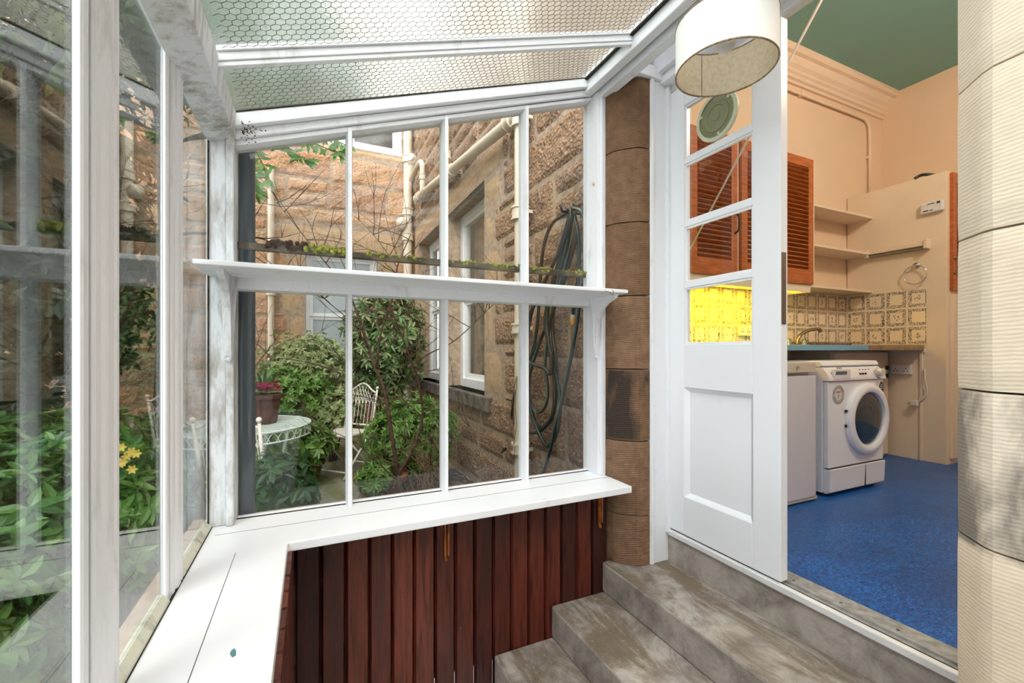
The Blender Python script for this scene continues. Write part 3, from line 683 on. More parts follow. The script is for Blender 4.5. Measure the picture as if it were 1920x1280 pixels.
mb.build('screw_head', M['screw'], th)

# ------------------------------------------------------------------ things in the porch
sh = empty('wall_shelf', (.5, 1.65, 1.17), 'long white painted shelf across the glazed gable, on small brackets', 'shelf')
mb = MB(); mb.prism([(-.33, 1.632), (1.352, 1.632), (1.352, 1.835), (1.33, 1.873), (-.25, 1.873), (-.333, 1.883)], lambda p, t: (p[0], p[1], 1.186+.016*t)); mb.build('shelf_board', M['white'], sh, .003)
def bracket(x):
    mb = MB(); t_ = .011
    prof = [(1.69, 1.186), (1.868, 1.186), (1.868, .90), (1.855, .885), (1.845, .90), (1.842, .98), (1.835, 1.07), (1.81, 1.12), (1.76, 1.15), (1.70, 1.17)]
    mb.prism(prof, lambda p, t: (x-t_+2*t_*t, p[0], p[1]))
    mb.prism([(1.856, 1.186), (1.872, 1.186), (1.872, .92), (1.856, .90)], lambda p, t: (x-.028+.056*t if p[1] > 1 else x-.012+.024*t, p[0], p[1]))
    mb.ball((x, 1.856, .887), .011, 10); mb.build('bracket', M['white_dirty'] if x < 0 else M['white'], sh, .002)
bracket(-.268); bracket(1.332)
mb = MB(); p = onY(1143, 548, 1.625); mb.tube(smooth_path([(p.x-.04, 1.631, p.z-.005), (p.x-.02, 1.622, p.z+.004), (p.x, 1.618, p.z-.004), (p.x+.014, 1.62, p.z-.012), (p.x+.018, 1.62, p.z+.004), (p.x+.012, 1.622, p.z+.012)]), .0013, 6)
tag(mb.build('wire_hook', M['screw'], smooth=True), 'small bent wire hook on the front edge of the long white shelf', 'hook')
mb = MB(); c = onX(1122, 338, 1.337); mb.lathe([(.011, 0), (.010, -.005), (.003, -.009)], (1.337, 1.856+.03, c.z), 'x', 16); tag(mb.build('cable_clip', M['cream_gloss'], smooth=2), 'small cream oval clip on the white post beside the brown pilaster', 'clip')
# orange wooden pegs below sill
for k, (x, y0, y1) in enumerate(((838, 978, 1047), (1127, 925, 985))):
    a = onY(x, y0, 1.805); b = onY(x, y1, 1.805); o = a.x; mb = MB()
    zt = SILL-.033
    mb.box((o-.011, 1.803, b.z), (o-.003, 1.817, zt)); mb.box((o+.003, 1.803, b.z+.012), (o+.011, 1.817, zt)); mb.box((o-.010, 1.802, zt-.02), (o+.010, 1.816, zt)); mb.lathe([(.005, 0), (.008, .006), (.004, .018)], (o-.004, 1.806, b.z-.012), 'z', 10)
    tag(mb.build('wooden_peg', M['orange_wood'], bevel=.001), ['slim orange varnished wooden prong hanging under the middle of the white sill', 'slim orange varnished wooden prong hanging beside the brown stone pilaster'][k], 'peg', 'orange prongs under the sill')
mb = MB(); mb.box((-.064, 1.808, .20), (-.03, 1.819, SILL-.033)); mb.lathe([(.004, -.002), (.004, .004)], (-.047, 1.808, .235), 'y', 10); tag(mb.build('metal_bracket', M['white'], bevel=.002), 'small white bracket plate at the inner corner under the sill', 'bracket')
mb = MB(); rnd = random.Random(2)
for i in range(90):
    p = onY(452+abs(rnd.gauss(0, 16)), 246+rnd.gauss(0, 9)-0, 1.862); mb.ball((p.x, 1.863, p.z), rnd.uniform(.001, .0028), 4)
tag(mb.build('leaf_debris', M['debris']), 'brown insect debris stuck in the corner where eaves meet gable rail', 'debris', kind='stuff')
mb = MB(); mb.prism([(0, -.011), (.006, -.004), (.005, .006), (0, .012), (-.005, .004), (-.006, -.005)], lambda p, t: (-.148+p[0], 1.085+p[1]*1.3-p[0], SILL+.0004+.0008*t)); tag(mb.build('paint_flake', plain('teal_flake', (.10, .24, .25), .6)), 'tiny teal paint flake lying on the white sill by the side window', 'flake')
# pendant lamp
lc = Vector((1.352, 1.105, 1.925))
lp = empty('pendant_lamp', (lc.x, lc.y, 2.40), 'cream drum pendant lampshade hanging under the soffit by the door', 'lamp')
mb = MB(); r_ = .167; mb.lathe([(r_, 0), (r_, .165)], lc, 'z', 64, False); q = mb.build('lamp_shade', M['shade_out'], lp, smooth=True)
mb = MB(); mb.lathe([(r_-.002, 0), (r_-.002, .165)], lc, 'z', 64, False); mb.build('lining', M['shade'], q, smooth=True)
mb = MB(); p = lc+Vector((.165*math.sin(R(20)), .165*math.cos(R(20)), 0)); mb.beam(p, p+Vector((0, 0, .165)), .004, .002, (1, 0, 0)); mb.build('seam', M['shade_trim'], q)
mb = MB()
for z in (0, .165): mb.tube(arc(lc+Vector((0, 0, z)), r_-.001, 0, 360, 64, ((1,0,0), (0,1,0)))[:-1], .003, 6, True)
mb.build('shade_trim', M['shade_trim'], lp, smooth=True)
mb = MB()
for a in (0, 120, 240): mb.tube([lc+Vector((0, 0, .15)), lc+Vector((math.cos(R(a))*r_, math.sin(R(a))*r_, .162))], .0015, 5)
mb.tube([lc+Vector((0, 0, .13)), lc+Vector((0, 0, .19))], .018, 16); mb.tube([lc+Vector((0, 0, .19)), lc+Vector((0, 0, .48))], .003, 6); mb.lathe([(.04, .455), (.035, .478), (.01, .48)], lc, 'z', 20)
mb.build('lamp_holder', M['white'], lp, smooth=2)
mb = MB(); mb.ball(lc+Vector((0, 0, .098)), .036, 16); mb.build('bulb', M['bulb'], lp, smooth=True)

# ------------------------------------------------------------------ kitchen
KX0, KX1, KY0, KY1, KZ = 1.80, 5.22, -1.3, 2.44, 3.45
mb = MB(); mb.box((1.80, KY0, -.08), (KX1, KY1, 0)); mb.build('floor', M['lino'], kind='structure')
mb = MB(); mb.box((KX0-.3, KY0, KZ), (KX1, KY1+.1, KZ+.1)); mb.build('ceiling_kitchen', M['green_ceiling'], kind='structure')
mb = MB(); mb.box((KX0-.0, KY1, -.1), (KX1+.1, KY1+.1, KZ)); mb.build('wall_back', M['cream_wall'], kind='structure')
mb = MB(); mb.box((KX1, KY0, -.1), (KX1+.1, KY1, KZ)); mb.build('wall_far', M['cream_wall'], kind='structure')
mb = MB(); mb.box((1.78, KY0-.1, -.1), (KX1+.1, KY0, KZ)); mb.build('wall_near', M['cream_wall'], kind='structure')
# wall over and beside the doorway (outer stone face + cream inside)
mb = MB(); mb.box((1.66, 1.76, -.1), (1.80, KY1+.1, 2.43)); mb.box((1.66, KY0, -.1), (1.80, .46, 2.43)); mb.box((1.56, KY0, 2.435), (1.80, KY1+.1, 3.6)); mb.build('wall_inner', M['cream_wall'], kind='structure')
Pp = lambda u, v, h: Vector((1.50-h, u, v)); random.seed(21); rnd = random.Random(21)
mb = MB(); stone_blocks(mb, Pp, courses(Y0, 1.90, 2.45, 5.6, (.2, .35), (.3, .8), rnd), .012, .09); mb.box((1.505, Y0, 2.435), (1.56, 2.0, 5.6)); mb.build('wall_upper', M['rubble_tan'], kind='structure')
# cornice
prof = [(0, 0), (0, -.24), (.02, -.24), (.022, -.215), (.04, -.205), (.045, -.18), (.06, -.165), (.06, -.145), (.085, -.12), (.10, -.085), (.10, -.06), (.125, -.05), (.14, -.028), (.14, 0)]
mb = MB(); mb.prism([(a*1.05, b*.92) for a, b in prof], lambda p, t: (KX0 if t == 0 else KX1, KY1-p[0], KZ+p[1])); mb.build('trim_cornice', M['cream_gloss'], kind='structure')
# conduit pipe
pts = [(1.85, 2.425, 3.155), (4.80, 2.425, 3.155)]+[(4.85+.1*math.sin(R(a)), 2.425, 3.055+.1*math.cos(R(a))) for a in range(10, 91, 16)]+[(4.955, 2.425, 2.95), (4.955, 2.425, 2.37)]
cp = empty('conduit_pipe', (4.9, 2.42, 2.4), 'thin cream painted pipe running under the cornice and down the wall', 'pipe')
mb = MB(); mb.tube([(a, b-.012, c_) for a, b, c_ in pts], .012, 10); mb.build('pipe', M['cream_gloss'], cp, smooth=True)
for x, z in ((3.9, 3.155), (2.8, 3.155)):
    mb = MB(); mb.box((x-.012, 2.40, z-.02), (x+.012, 2.438, z+.02)); mb.build('clip', M['cream_gloss'], cp)
mb = MB(); mb.box((4.935, 2.41, 2.79), (4.975, 2.438, 2.81)); mb.build('clip', M['cream_gloss'], cp)
# tall cupboard block (partition)
tcb = empty('tall_cupboard', (4.9, 1.72, 0), 'tall cream boxed-in cupboard with louvred orange upper door', 'cupboard')
mb = MB(); mb.box((4.62, 1.722, 0), (5.215, 2.435, 2.355)); mb.box((4.60, 1.85, .90), (4.62, 2.435, .93)); mb.box((4.605, 1.868, 0), (4.62, 1.886, .90)); mb.build('carcass', M['cream_gloss'], tcb, .003)
mb = MB(); mb.box((4.672, 1.70, .05), (5.2, 1.722, 1.37)); mb.build('lower_door', M['cream_gloss'], tcb, .002)
def louvre(x0, x1, z0, z1, y, name, parent, st=.06, lab=None):
    mb = MB(); mb.box((x0, y, z0), (x0+st, y+.022, z1)); mb.box((x1-st, y, z0), (x1, y+.022, z1)); mb.box((x0+st, y, z1-.07), (x1-st, y+.022, z1)); mb.box((x0+st, y, z0), (x1-st, y+.022, z0+.11))
    n = int((z1-z0-.18)/.032)
    for i in range(n):
        z = z0+.11+(i+.5)*(z1-z0-.18)/n
        mb.beam((x0+st-.002, y+.011, z), (x1-st+.002, y+.011, z), .030, .006, (0, .55, .83))
    return mb.build(name, M['louvre'], parent)
dd = louvre(4.672, 5.19, 1.40, 2.345, 1.70, 'louvred_door', tcb)
mb = MB()
p = onY(1788, 485, 1.695); mb.tube(smooth_path([(4.70, 1.70, 1.66), (4.70, 1.665, 1.64), (4.70, 1.665, 1.60), (4.70, 1.67, 1.56), (4.70, 1.70, 1.54)]), .007, 8); mb.lathe([(.02, 0), (.018, -.006)], (4.70, 1.70, 1.66), 'y', 12); mb.lathe([(.02, 0), (.018, -.006)], (4.70, 1.70, 1.54), 'y', 12); mb.build('handle', M['brass'], dd, smooth=True)
mb = MB(); p = onX(1728, 331, 4.62); mb.tube(smooth_path([(4.63, p.y+.05, 2.365), (4.65, p.y+.02, 2.385), (4.66, p.y-.02, 2.38), (4.7, p.y-.06, 2.366)]), .012, 8); tag(mb.build('dark_strap', M['black'], smooth=True), 'small dark strap lying on top of the tall cream cupboard', 'strap')
# things on the partition
c = onX(1750, 389, 4.62); al = empty('gas_alarm', c, 'white rectangular alarm box with rounded corners on the cream partition', 'alarm')
mb = MB(); mb.box((4.585, c.y-.075, c.z-.045), (4.62, c.y+.075, c.z+.045)); mb.build('alarm_case', M['sticker'], al, .012)
mb = MB(); mb.box((4.583, c.y-.055, c.z+.018), (4.5855, c.y-.035, c.z+.036)); mb.build('alarm_marking', M['dark_ink'], al)
for (a_, b_, c_, d_) in ((-.02, .026, .025, .031), (.02, -.028, .05, -.02), (-.01, -.028, .01, -.022)): mb = MB(); mb.box((4.583, c.y+a_, c.z+b_), (4.5855, c.y+c_, c.z+d_)); mb.build('alarm_marking', M['dark_ink'], al)
a, b = onX(1627, 472, 4.60), onX(1742, 463, 4.60); sf = empty('strip_light', (4.6, (a.y+b.y)/2, 1.79), 'cream unlit fluorescent strip light fitting across the cream partition', 'light')
mb = MB(); mb.box((4.56, b.y, 1.775), (4.62, a.y, 1.815)); mb.box((4.55, b.y-.006, 1.75), (4.62, b.y+.02, 1.825)); mb.box((4.55, a.y-.02, 1.75), (4.62, a.y+.006, 1.825)); mb.build('fitting', M['cream_gloss'], sf, .004)
mb = MB(); mb.box((4.575, b.y+.02, 1.752), (4.615, a.y-.02, 1.775)); mb.build('diffuser', plain('aged_diffuser', (.30, .25, .16), .4), sf, .006)
c = onX(1716, 515, 4.59); tr = empty('towel_ring', (4.62, c.y, c.z+.07), 'chrome towel ring above the patterned tiles on the partition', 'towel ring')
mb = MB(); mb.tube(arc((4.585, c.y, c.z), .078, 0, 360, 40, ((0,1,0), (0,0,1)))[:-1], .005, 8, True); mb.build('ring', M['chrome'], tr, smooth=True)
mb = MB(); mb.lathe([(.026, 0), (.024, -.012), (.012, -.02), (.010, -.036), (.006, -.042)], (4.62, c.y, c.z+.08), 'x', 20); mb.build('ring_mount', M['chrome'], tr, smooth=2)
c = onX(1692, 692, 4.62); sk = empty('wall_socket', c, 'double power socket low on the partition beside the washing machine', 'socket')
mb = MB(); mb.box((4.59, c.y-.073, c.z-.043), (4.62, c.y+.073, c.z+.043)); mb.build('socket_plate', M['socket'], sk, .006)
for dy in (-.036, .036):
    mb = MB()
    for (q, z) in ((0, .016), (-.011, -.004), (.011, -.004)): mb.box((4.588, c.y+dy+q-.003, c.z+z-.005-.01), (4.5905, c.y+dy+q+.003, c.z+z+.005-.01))
    mb.build('socket_hole', M['black'], sk)
pg = empty('plug_and_lead', (4.6, 1.90, .48), 'white plug hanging on a short lead at the edge of the cream partition', 'plug')
mb = MB(); mb.tube(smooth_path([(4.60, 1.855, .73), (4.595, 1.85, .76), (4.59, 1.845, .68), (4.59, 1.83, .58), (4.59, 1.86, .52), (4.59, 1.90, .48)]), .008, 8); mb.build('lead', M['socket'], pg, smooth=True)
mb = MB(); mb.box((4.565, 1.885, .455), (4.605, 1.935, .50)); mb.build('plug_body', M['socket'], pg, .008)
mb = MB(); mb.box((4.575, 1.935, .47), (4.579, 1.955, .476)); mb.box((4.592, 1.935, .47), (4.596, 1.955, .476)); mb.build('plug_pin', M['brass'], pg)
# shelves in the alcove
for i, z in enumerate((1.435, 1.775, 2.105)):
    mb = MB(); mb.box((3.612, 2.225, z), (4.62, 2.44, z+.02)); tag(mb.build('alcove_shelf', M['cream_gloss'], bevel=.002), ['lowest cream shelf in the alcove, just above the tiles', 'middle cream shelf in the alcove beside the louvred cabinet', 'topmost cream shelf in the alcove beside the louvred cabinet'][i], 'shelf', 'cream alcove shelves')
# louvred wall cabinets
wc = empty('wall_cabinet', (2.95, 2.13, 1.43), 'wall cabinet with three orange louvred doors over the sink', 'cabinet')
mb = MB(); mb.box((2.25, 2.15, 1.43), (3.61, 2.44, 1.45)); mb.box((2.25, 2.15, 2.40), (3.61, 2.44, 2.42)); mb.box((2.25, 2.15, 1.45), (2.27, 2.44, 2.40)); mb.box((3.57, 2.135, 1.43), (3.612, 2.44, 2.42)); mb.box((2.71, 2.14, 1.45), (2.755, 2.44, 2.40)); mb.box((2.27, 2.42, 1.45), (3.6, 2.44, 2.40)); mb.build('carcass', M['cream_gloss'], wc, .002)
for k, (x0, x1) in enumerate(((2.27, 2.714), (2.757, 3.160), (3.166, 3.572))):
    d = louvre(x0, x1, 1.432, 2.405, 2.118, 'louvred_door', wc)
    if k == 0:
        mb = MB(); mb.tube(smooth_path([(2.688, 2.118, 1.87), (2.688, 2.09, 1.85), (2.688, 2.085, 1.80), (2.688, 2.09, 1.75), (2.688, 2.118, 1.73)]), .007, 8); mb.build('handle', M['black'], d, smooth=True)
    if k == 2:
        for z in (1.52, 1.92, 2.31):
            mb = MB(); mb.box((3.572, 2.125, z-.03), (3.584, 2.136, z+.03)); mb.build('hinge', M['black'], d)
# under-cabinet lamp with yellow diffuser
ul = empty('under_cabinet_light', (2.9, 2.2, 1.40), 'lit yellow strip light with pelmet under the louvred wall cabinet', 'light')
mb = MB(); mb.box((2.27, 2.135, 1.372), (3.56, 2.15, 1.43)); mb.box((3.545, 2.15, 1.372), (3.56, 2.35, 1.43)); mb.build('pelmet', M['cream_gloss'], ul)
mb = MB(); mb.box((2.3, 2.17, 1.380), (3.53, 2.26, 1.384)); mb.build('diffuser', mat_emit('yellow_tube_glow', (1, .55, .02), 2.2), ul)
mb = MB(); mb.tube(arc((3.565, 2.15, 1.385), .012, 0, 360, 16, ((0,1,0), (0,0,1)))[:-1], .0025, 6, True); mb.build('pull_ring', M['sticker'], ul)
ld_ = bpy.data.lights.new('cabinet_lamp', 'AREA'); ld_.shape = 'RECTANGLE'; ld_.size = .95; ld_.size_y = .06; ld_.energy = 7; ld_.color = (1, .62, .02)
lo = bpy.data.objects.new('cabinet_lamp', ld_); COL.objects.link(lo); lo.location = (2.78, 2.21, 1.374); lo.rotation_euler = (R(12), 0, 0)
# tiles with UVs
def tile_panel(corners, u0, u1, v0, v1, name='trim_tiles'):
    me = bpy.data.meshes.new(name); fr = [Vector(c) for c in corners]; n = (fr[1]-fr[0]).cross(fr[3]-fr[0]).normalized()*.006
    me.from_pydata([tuple(c) for c in fr]+[tuple(c-n) for c in fr], [], [(0,1,2,3), (7,6,5,4), (0,4,5,1), (1,5,6,2), (2,6,7,3), (3,7,4,0)])
    uv = me.uv_layers.new(name='UVMap'); um = [(u0, v0), (u1, v0), (u1, v1), (u0, v1)]*2
    for p in me.polygons:
        for li in p.loop_indices: uv.data[li].uv = um[me.loops[li].vertex_index]
    me.materials.append(M['tiles']); o = bpy.data.objects.new(name, me); COL.objects.link(o); o['kind'] = 'structure'
tile_panel([(1.82, 2.433, .965), (4.614, 2.433, .965), (4.614, 2.433, 1.43), (1.82, 2.433, 1.43)], 20-2.79/.153, 20, 0, 3, 'wall_tiles')
tile_panel([(4.613, 2.432, .965), (4.613, 1.848, .965), (4.613, 1.848, 1.43), (4.613, 2.432, 1.43)], 20, 23.82, 0, 3, 'wall_tiles')
# worktops
mb = MB(); mb.box((1.82, 1.854, .917), (3.795, 2.435, .955)); tag(mb.build('worktop', M['blue_top'], bevel=.004), 'blue worktop over the fridge and washing machine', 'worktop')
mb = MB(); mb.box((3.80, 1.854, .917), (4.60, 2.435, .955)); tag(mb.build('worktop', M['brown_top'], bevel=.003), 'brown marbled worktop continuing from the blue one to the partition', 'worktop')
mb = MB(); mb.box((3.76, 2.39, .957), (4.60, 2.43, .99)); tag(mb.build('worktop_upstand', M['marble_up'], bevel=.002), 'low marbled upstand strip behind the tap, at the foot of the tiles', 'upstand')
tp = empty('kitchen_tap', (3.60, 2.28, .955), 'curved chrome kitchen tap rising from the blue worktop', 'tap')
mb = MB(); a = onY(1492, 643, 2.28); pts = [onY(x, y, 2.28) for x, y in ((1495, 645), (1497, 634), (1503, 626), (1514, 620), (1527, 617), (1537, 617))]; mb.tube(smooth_path(pts), .014, 10); mb.tube([pts[-1]+Vector((0, 0, .004)), pts[-1]+Vector((.006, 0, -.026))], .015, 10); mb.build('spout', plain('dull_chrome', (.34, .28, .19), .25, .8), tp, smooth=True)
for dx in (-.11, .09):
    mb = MB(); mb.lathe([(.018, 0), (.016, .02), (.024, .03), (.024, .05), (.01, .058)], (pts[0].x+dx, 2.28, .955), 'z', 12); mb.build('tap_handle', M['chrome'], tp, smooth=2)
mb = MB(); mb.box((pts[0].x-.13, 2.26, .955), (pts[0].x+.11, 2.30, .965)); mb.build('tap_base', M['chrome'], tp, .003)
c = onY(1396, 620, 2.42); sk = empty('wall_socket', c, 'pale socket set on the yellow-lit tiles above the worktop', 'socket')
mb = MB(); mb.box((c.x-.07, 2.41, c.z-.04), (c.x+.07, 2.433, c.z+.04)); mb.build('socket_plate', M['socket'], sk, .004)
for dx in (-.035, .035):
    mb = MB()
    for (q, z) in ((0, .012), (-.011, -.008), (.011, -.008)): mb.box((c.x+dx+q-.003, 2.408, c.z+z-.005), (c.x+dx+q+.003, 2.4105, c.z+z+.005))
    mb.build('socket_hole', M['black'], sk)
# base cabinet behind washer
bc = empty('base_cabinet', (4.3, 2.09, 0), 'plain cream base cabinet behind the washing machine under the brown worktop', 'cabinet')
mb = MB(); mb.box((3.78, 2.11, 0), (4.572, 2.435, .912)); mb.build('carcass', M['cream_gloss'], bc, .002)
mb = MB(); mb.box((3.79, 2.09, .02), (4.572, 2.11, .90)); mb.build('door', M['cream_gloss'], bc, .002)
for z in (.70, .77): mb = MB(); mb.box((4.53, 2.086, z-.02), (4.574, 2.092, z+.015)); mb.build('dark_strip', M['black'], bc)
mb = MB(); mb.box((3.6, 2.43, .0), (3.78, 2.436, .91)); mb.build('wall_shadow_gap', M['cream_wall'], kind='structure')
# fridge
fg = empty('fridge', (2.53, 1.9, 0), 'pinkish white under-counter fridge between the glazed door and the washing machine', 'fridge')
mb = MB(); mb.box((2.25, 1.70, .015), (2.822, 2.28, .845)); mb.build('body', M['fridge'], fg, .006)
mb = MB(); mb.prism([(2.25, 1.70), (2.25, 1.66), (2.28, 1.648), (2.79, 1.648), (2.822, 1.66), (2.822, 1.70)], lambda p, t: (p[0], p[1]-.002, .03+.735*t)); mb.build('door', M['fridge'], fg, .003)
mb = MB(); mb.prism([(2.25, 1.70), (2.25, 1.66), (2.28, 1.648), (2.79, 1.648), (2.822, 1.66), (2.822, 1.70)], lambda p, t: (p[0], p[1]-.002, .785+.062*t)); q = mb.build('control_panel', M['fridge_trim'], fg, .003)
mb = MB(); mb.lathe([(.010, 0), (.009, -.012)], (2.62, 1.646, .82), 'y', 14); mb.build('dial', M['chrome'], q, smooth=2)
mb = MB(); mb.box((2.25, 1.652, .010), (2.824, 1.70, .028)); mb.build('bottom_trim', M['fridge_trim'], fg, .002)
# washing machine
wm = empty('washing_machine', (3.245, 1.9, 0), 'white front-loading washing machine with porthole door beside the fridge', 'washing machine')
wx0, wx1, wy = 2.925, 3.56, 1.65
mb = MB(); mb.box((wx0, wy+.03, .02), (wx1, 2.22, .81)); mb.box((wx0+.008, wy, .178), (wx1-.008, wy+.03, .722)); mb.build('body', M['appliance'], wm, .006)
mb = MB(); mb.prism([(2.22, .812), (wy+.045, .812), (wy+.03, .822), (wy+.045, .848), (2.22, .85)], lambda p, t: (wx0-.003+(wx1-wx0+.006)*t, p[0], p[1])); mb.build('top_lid', M['appliance'], wm, .004)
def fy(z): return wy-.012+.05*max(0, (z-.73)/.08)**2
zs = [.726+i*.012 for i in range(8)]
mb = MB(); mb.prism([(fy(z), z) for z in zs]+[(wy+.06, zs[-1]), (wy+.06, .726)], lambda p, t: (wx0-.002+(wx1-wx0+.004)*t, p[0], p[1])); cpn = mb.build('control_panel', M['appl_grey'], wm, .002)
mb = MB(); mb.prism([(wy-.016, .765), (wy-.016, .785), (wy-.004, .79), (wy+.0, .765)], lambda p, t: (2.985+.115*t, p[0], p[1])); mb.build('drawer_grip', M['alu_dark'], cpn)
mb = MB(); mb.box((2.965, fy(.73)-.002, .735), (3.145, wy, .80)); mb.build('detergent_drawer', M['appl_grey'], cpn, .004)
mb = MB(); mb.lathe([(.030, 0), (.029, -.008), (.024, -.010), (.022, -.030), (.0, -.032)], (3.47, wy-.004, .772), 'y', 28); mb.box((3.463, wy-.046, .747), (3.477, wy-.03, .797)); mb.build('programme_dial', M['sticker'], cpn, smooth=2)
for i in range(3):
    mb = MB(); mb.lathe([(.007, 0), (.006, -.008)], (3.265+i*.03, wy-.004, .765), 'y', 12); mb.build('button', M['dark_ink'], cpn)
for i in range(12):
    mb = MB(); a = R(130+i*24); mb.box((3.47+.045*math.cos(a)-.004, wy-.0135, .770+.038*math.sin(a)-.002), (3.47+.045*math.cos(a)+.004, wy-.0115, .770+.038*math.sin(a)+.002)); mb.build('panel_marking', M['dark_ink'], cpn)
for i in range(4): mb = MB(); mb.box((3.24+i*.035, wy-.013, .790), (3.252+i*.035, wy-.010, .795)); mb.build('panel_marking', M['dark_ink'], cpn)
def text(s, size, loc, mat, parent, rx=90, name='lettering', al='CENTER', rz=0, ex=.0006):
    cu = bpy.data.curves.new(name, 'FONT'); cu.body = s; cu.size = size; cu.align_x = al; cu.extrude = ex
    o = bpy.data.objects.new('tmp', cu); COL.objects.link(o); o.location = loc; o.rotation_euler = (R(rx), 0, R(rz))
    bpy.context.view_layer.update(); dg = bpy.context.evaluated_depsgraph_get(); me = bpy.data.meshes.new_from_object(o.evaluated_get(dg)); me.transform(o.matrix_world)
    bpy.data.objects.remove(o); n = bpy.data.objects.new(name, me); COL.objects.link(n); me.materials.clear(); me.materials.append(mat); n.parent = parent; n.matrix_parent_inverse = parent.matrix_world.inverted(); return n
text('BOSCH', .017, (3.035, wy-.006, .803-.004), M['dark_ink'], cpn)
mb = MB(); mb.prism([(wy+.012, .018), (wy-.006, .03), (wy-.012, .172), (wy+.03, .172), (wy+.03, .018)], lambda p, t: (wx0+.008+(wx1-wx0-.016)*t, p[0], p[1])); kp = mb.build('kick_plate', M['appliance'], wm, .003)
mb = MB(); mb.box((3.315, wy-.0135, .03), (3.317, wy-.006, .17)); mb.box((wx0+.01, wy-.002, .1735), (wx1-.01, wy+.02, .1765)); mb.build('seam', M['dark_ink'], kp)
dc = Vector((3.340, wy, .468))
mb = MB(); mb.lathe([(.230, .0), (.233, -.012), (.228, -.026), (.212, -.035), (.192, -.036), (.178, -.030), (.170, -.012), (.170, 0)], dc, 'y', 64, False); pd = mb.build('porthole_door', M['appliance'], wm, smooth=2)
mb = MB(); mb.lathe([(.170, -.016), (.16, -.022), (.10, -.040), (.04, -.046), (.001, -.048)], dc, 'y', 48, False); mb.build('door_glass', mat_glass('porthole_glass', (.5, .58, .66), 1.9), pd, smooth=True)
mb = MB(); mb.lathe([(.171, -.008), (.15, -.006), (.148, -.001), (.001, -.001)], dc, 'y', 48, False)
for i in range(3): mb.tube(arc(dc+Vector((0, -.004, 0)), .15-.03*i, 0, 360, 40, ((1,0,0), (0,0,1)))[:-1], .003, 5, True)
mb.build('drum', M['alu_dark'], pd)
for z in (.435, .53):
    mb = MB(); mb.box((3.102, wy-.012, z-.008), (3.118, wy, z+.008)); mb.build('hinge', M['black'], pd)
c = Vector((3.035, wy, .637)); mb = MB(); mb.lathe([(.062, 0), (.062, -.0012)], c, 'y', 40); sk1 = mb.build('round_sticker', M['sticker'], wm, label='round pale award sticker')
mb = MB()
for rr in (.058, .040): mb.tube(arc(c+Vector((0, -.0015, 0)), rr, 0, 360, 40, ((1,0,0), (0,0,1)))[:-1], .0013, 4, True)
for i in range(22):
    a = R(200+i*15.5) if i < 22 else 0
    if i in (9, 10, 11): continue
    p = c+Vector((math.cos(a)*.049, -.0016, math.sin(a)*.049)); mb.box((p.x-.003, p.y-.0005, p.z-.004), (p.x+.003, p.y, p.z+.004))
mb.build('sticker_ring', M['dark_ink'], sk1)
text('which', .020, (c.x, wy-.0016, c.z+.012), M['red_ink'], sk1); text('?', .042, (c.x, wy-.0016, c.z-.026), M['dark_ink'], sk1)
c = Vector((3.526, wy, .655)); mb = MB(); mb.lathe([(.029, 0), (.029, -.0012)], (0, 0, 0), 'y', 40)
mb.v = [(c.x+x, c.y+y, c.z+z*1.75) for x, y, z in mb.v]; sk2 = mb.build('oval_sticker', M['dark_ink'], wm, label='dark oval sticker')
mb = MB()
for dz, w_ in ((.030, .014), (.018, .019), (.006, .021), (-.036, .010)): mb.box((c.x-w_, wy-.0022, c.z+dz-.0022), (c.x+w_, wy-.0012, c.z+dz+.0022))
mb.box((c.x-.027, wy-.0021, c.z-.028), (c.x+.027, wy-.0012, c.z-.016)); mb.build('sticker_line', M['sticker'], sk2)
for k, (dx, dy) in enumerate(((.04, .06), (.59, .06), (.04, .5), (.59, .5))):
    mb = MB(); mb.lathe([(.018, 0), (.016, .022)], (wx0+dx, wy+dy, 0), 'z', 12); mb.build('foot', M['black'], wm)
# airer cords
cd_ = empty('airer_cord', (2.3, 1.9, 3.4), 'white clothes airer cords slanting down behind the glazed door', 'cord')
A = onY(1542, -4, 2.05); A = onX(1545, -10, 2.6); B_ = onX(1300, 425, 2.2)
for k, o in enumerate((0, .02)):
    a = onY(1550, -20, 1.30)+Vector((o*.3, 0, 0)); b = onY(1292, 470-k*8, 2.05)+Vector((o, 0, 0))
    a = Vector((a.x, a.y, a.z)); d_ = a-b; a2 = b+d_*((3.45-b.z)/d_.z)
    mb = MB(); mb.tube([b, a2], .0045, 6); mb.build('cord', M['rope'], cd_, smooth=True)
# unseen ceiling light, added to brighten the kitchen
kl = empty('added_ceiling_light', (3.3, .5, KZ), 'unseen round opal ceiling light added to brighten the kitchen', 'light')
mb = MB(); mb.lathe([(.15, 0), (.16, -.03), (.12, -.08), (.001, -.10)], (3.3, .2, KZ), 'z', 32); mb.build('diffuser', mat_emit('added_opal_glow', (1, .80, .62), 3.5), kl)
pl = bpy.data.lights.new('kitchen_fill_lamp', 'POINT'); pl.energy = 60; pl.color = (1, .80, .65); pl.shadow_soft_size = .16
po = bpy.data.objects.new('kitchen_fill_lamp', pl); COL.objects.link(po); po.location = (3.3, .2, KZ-.30)

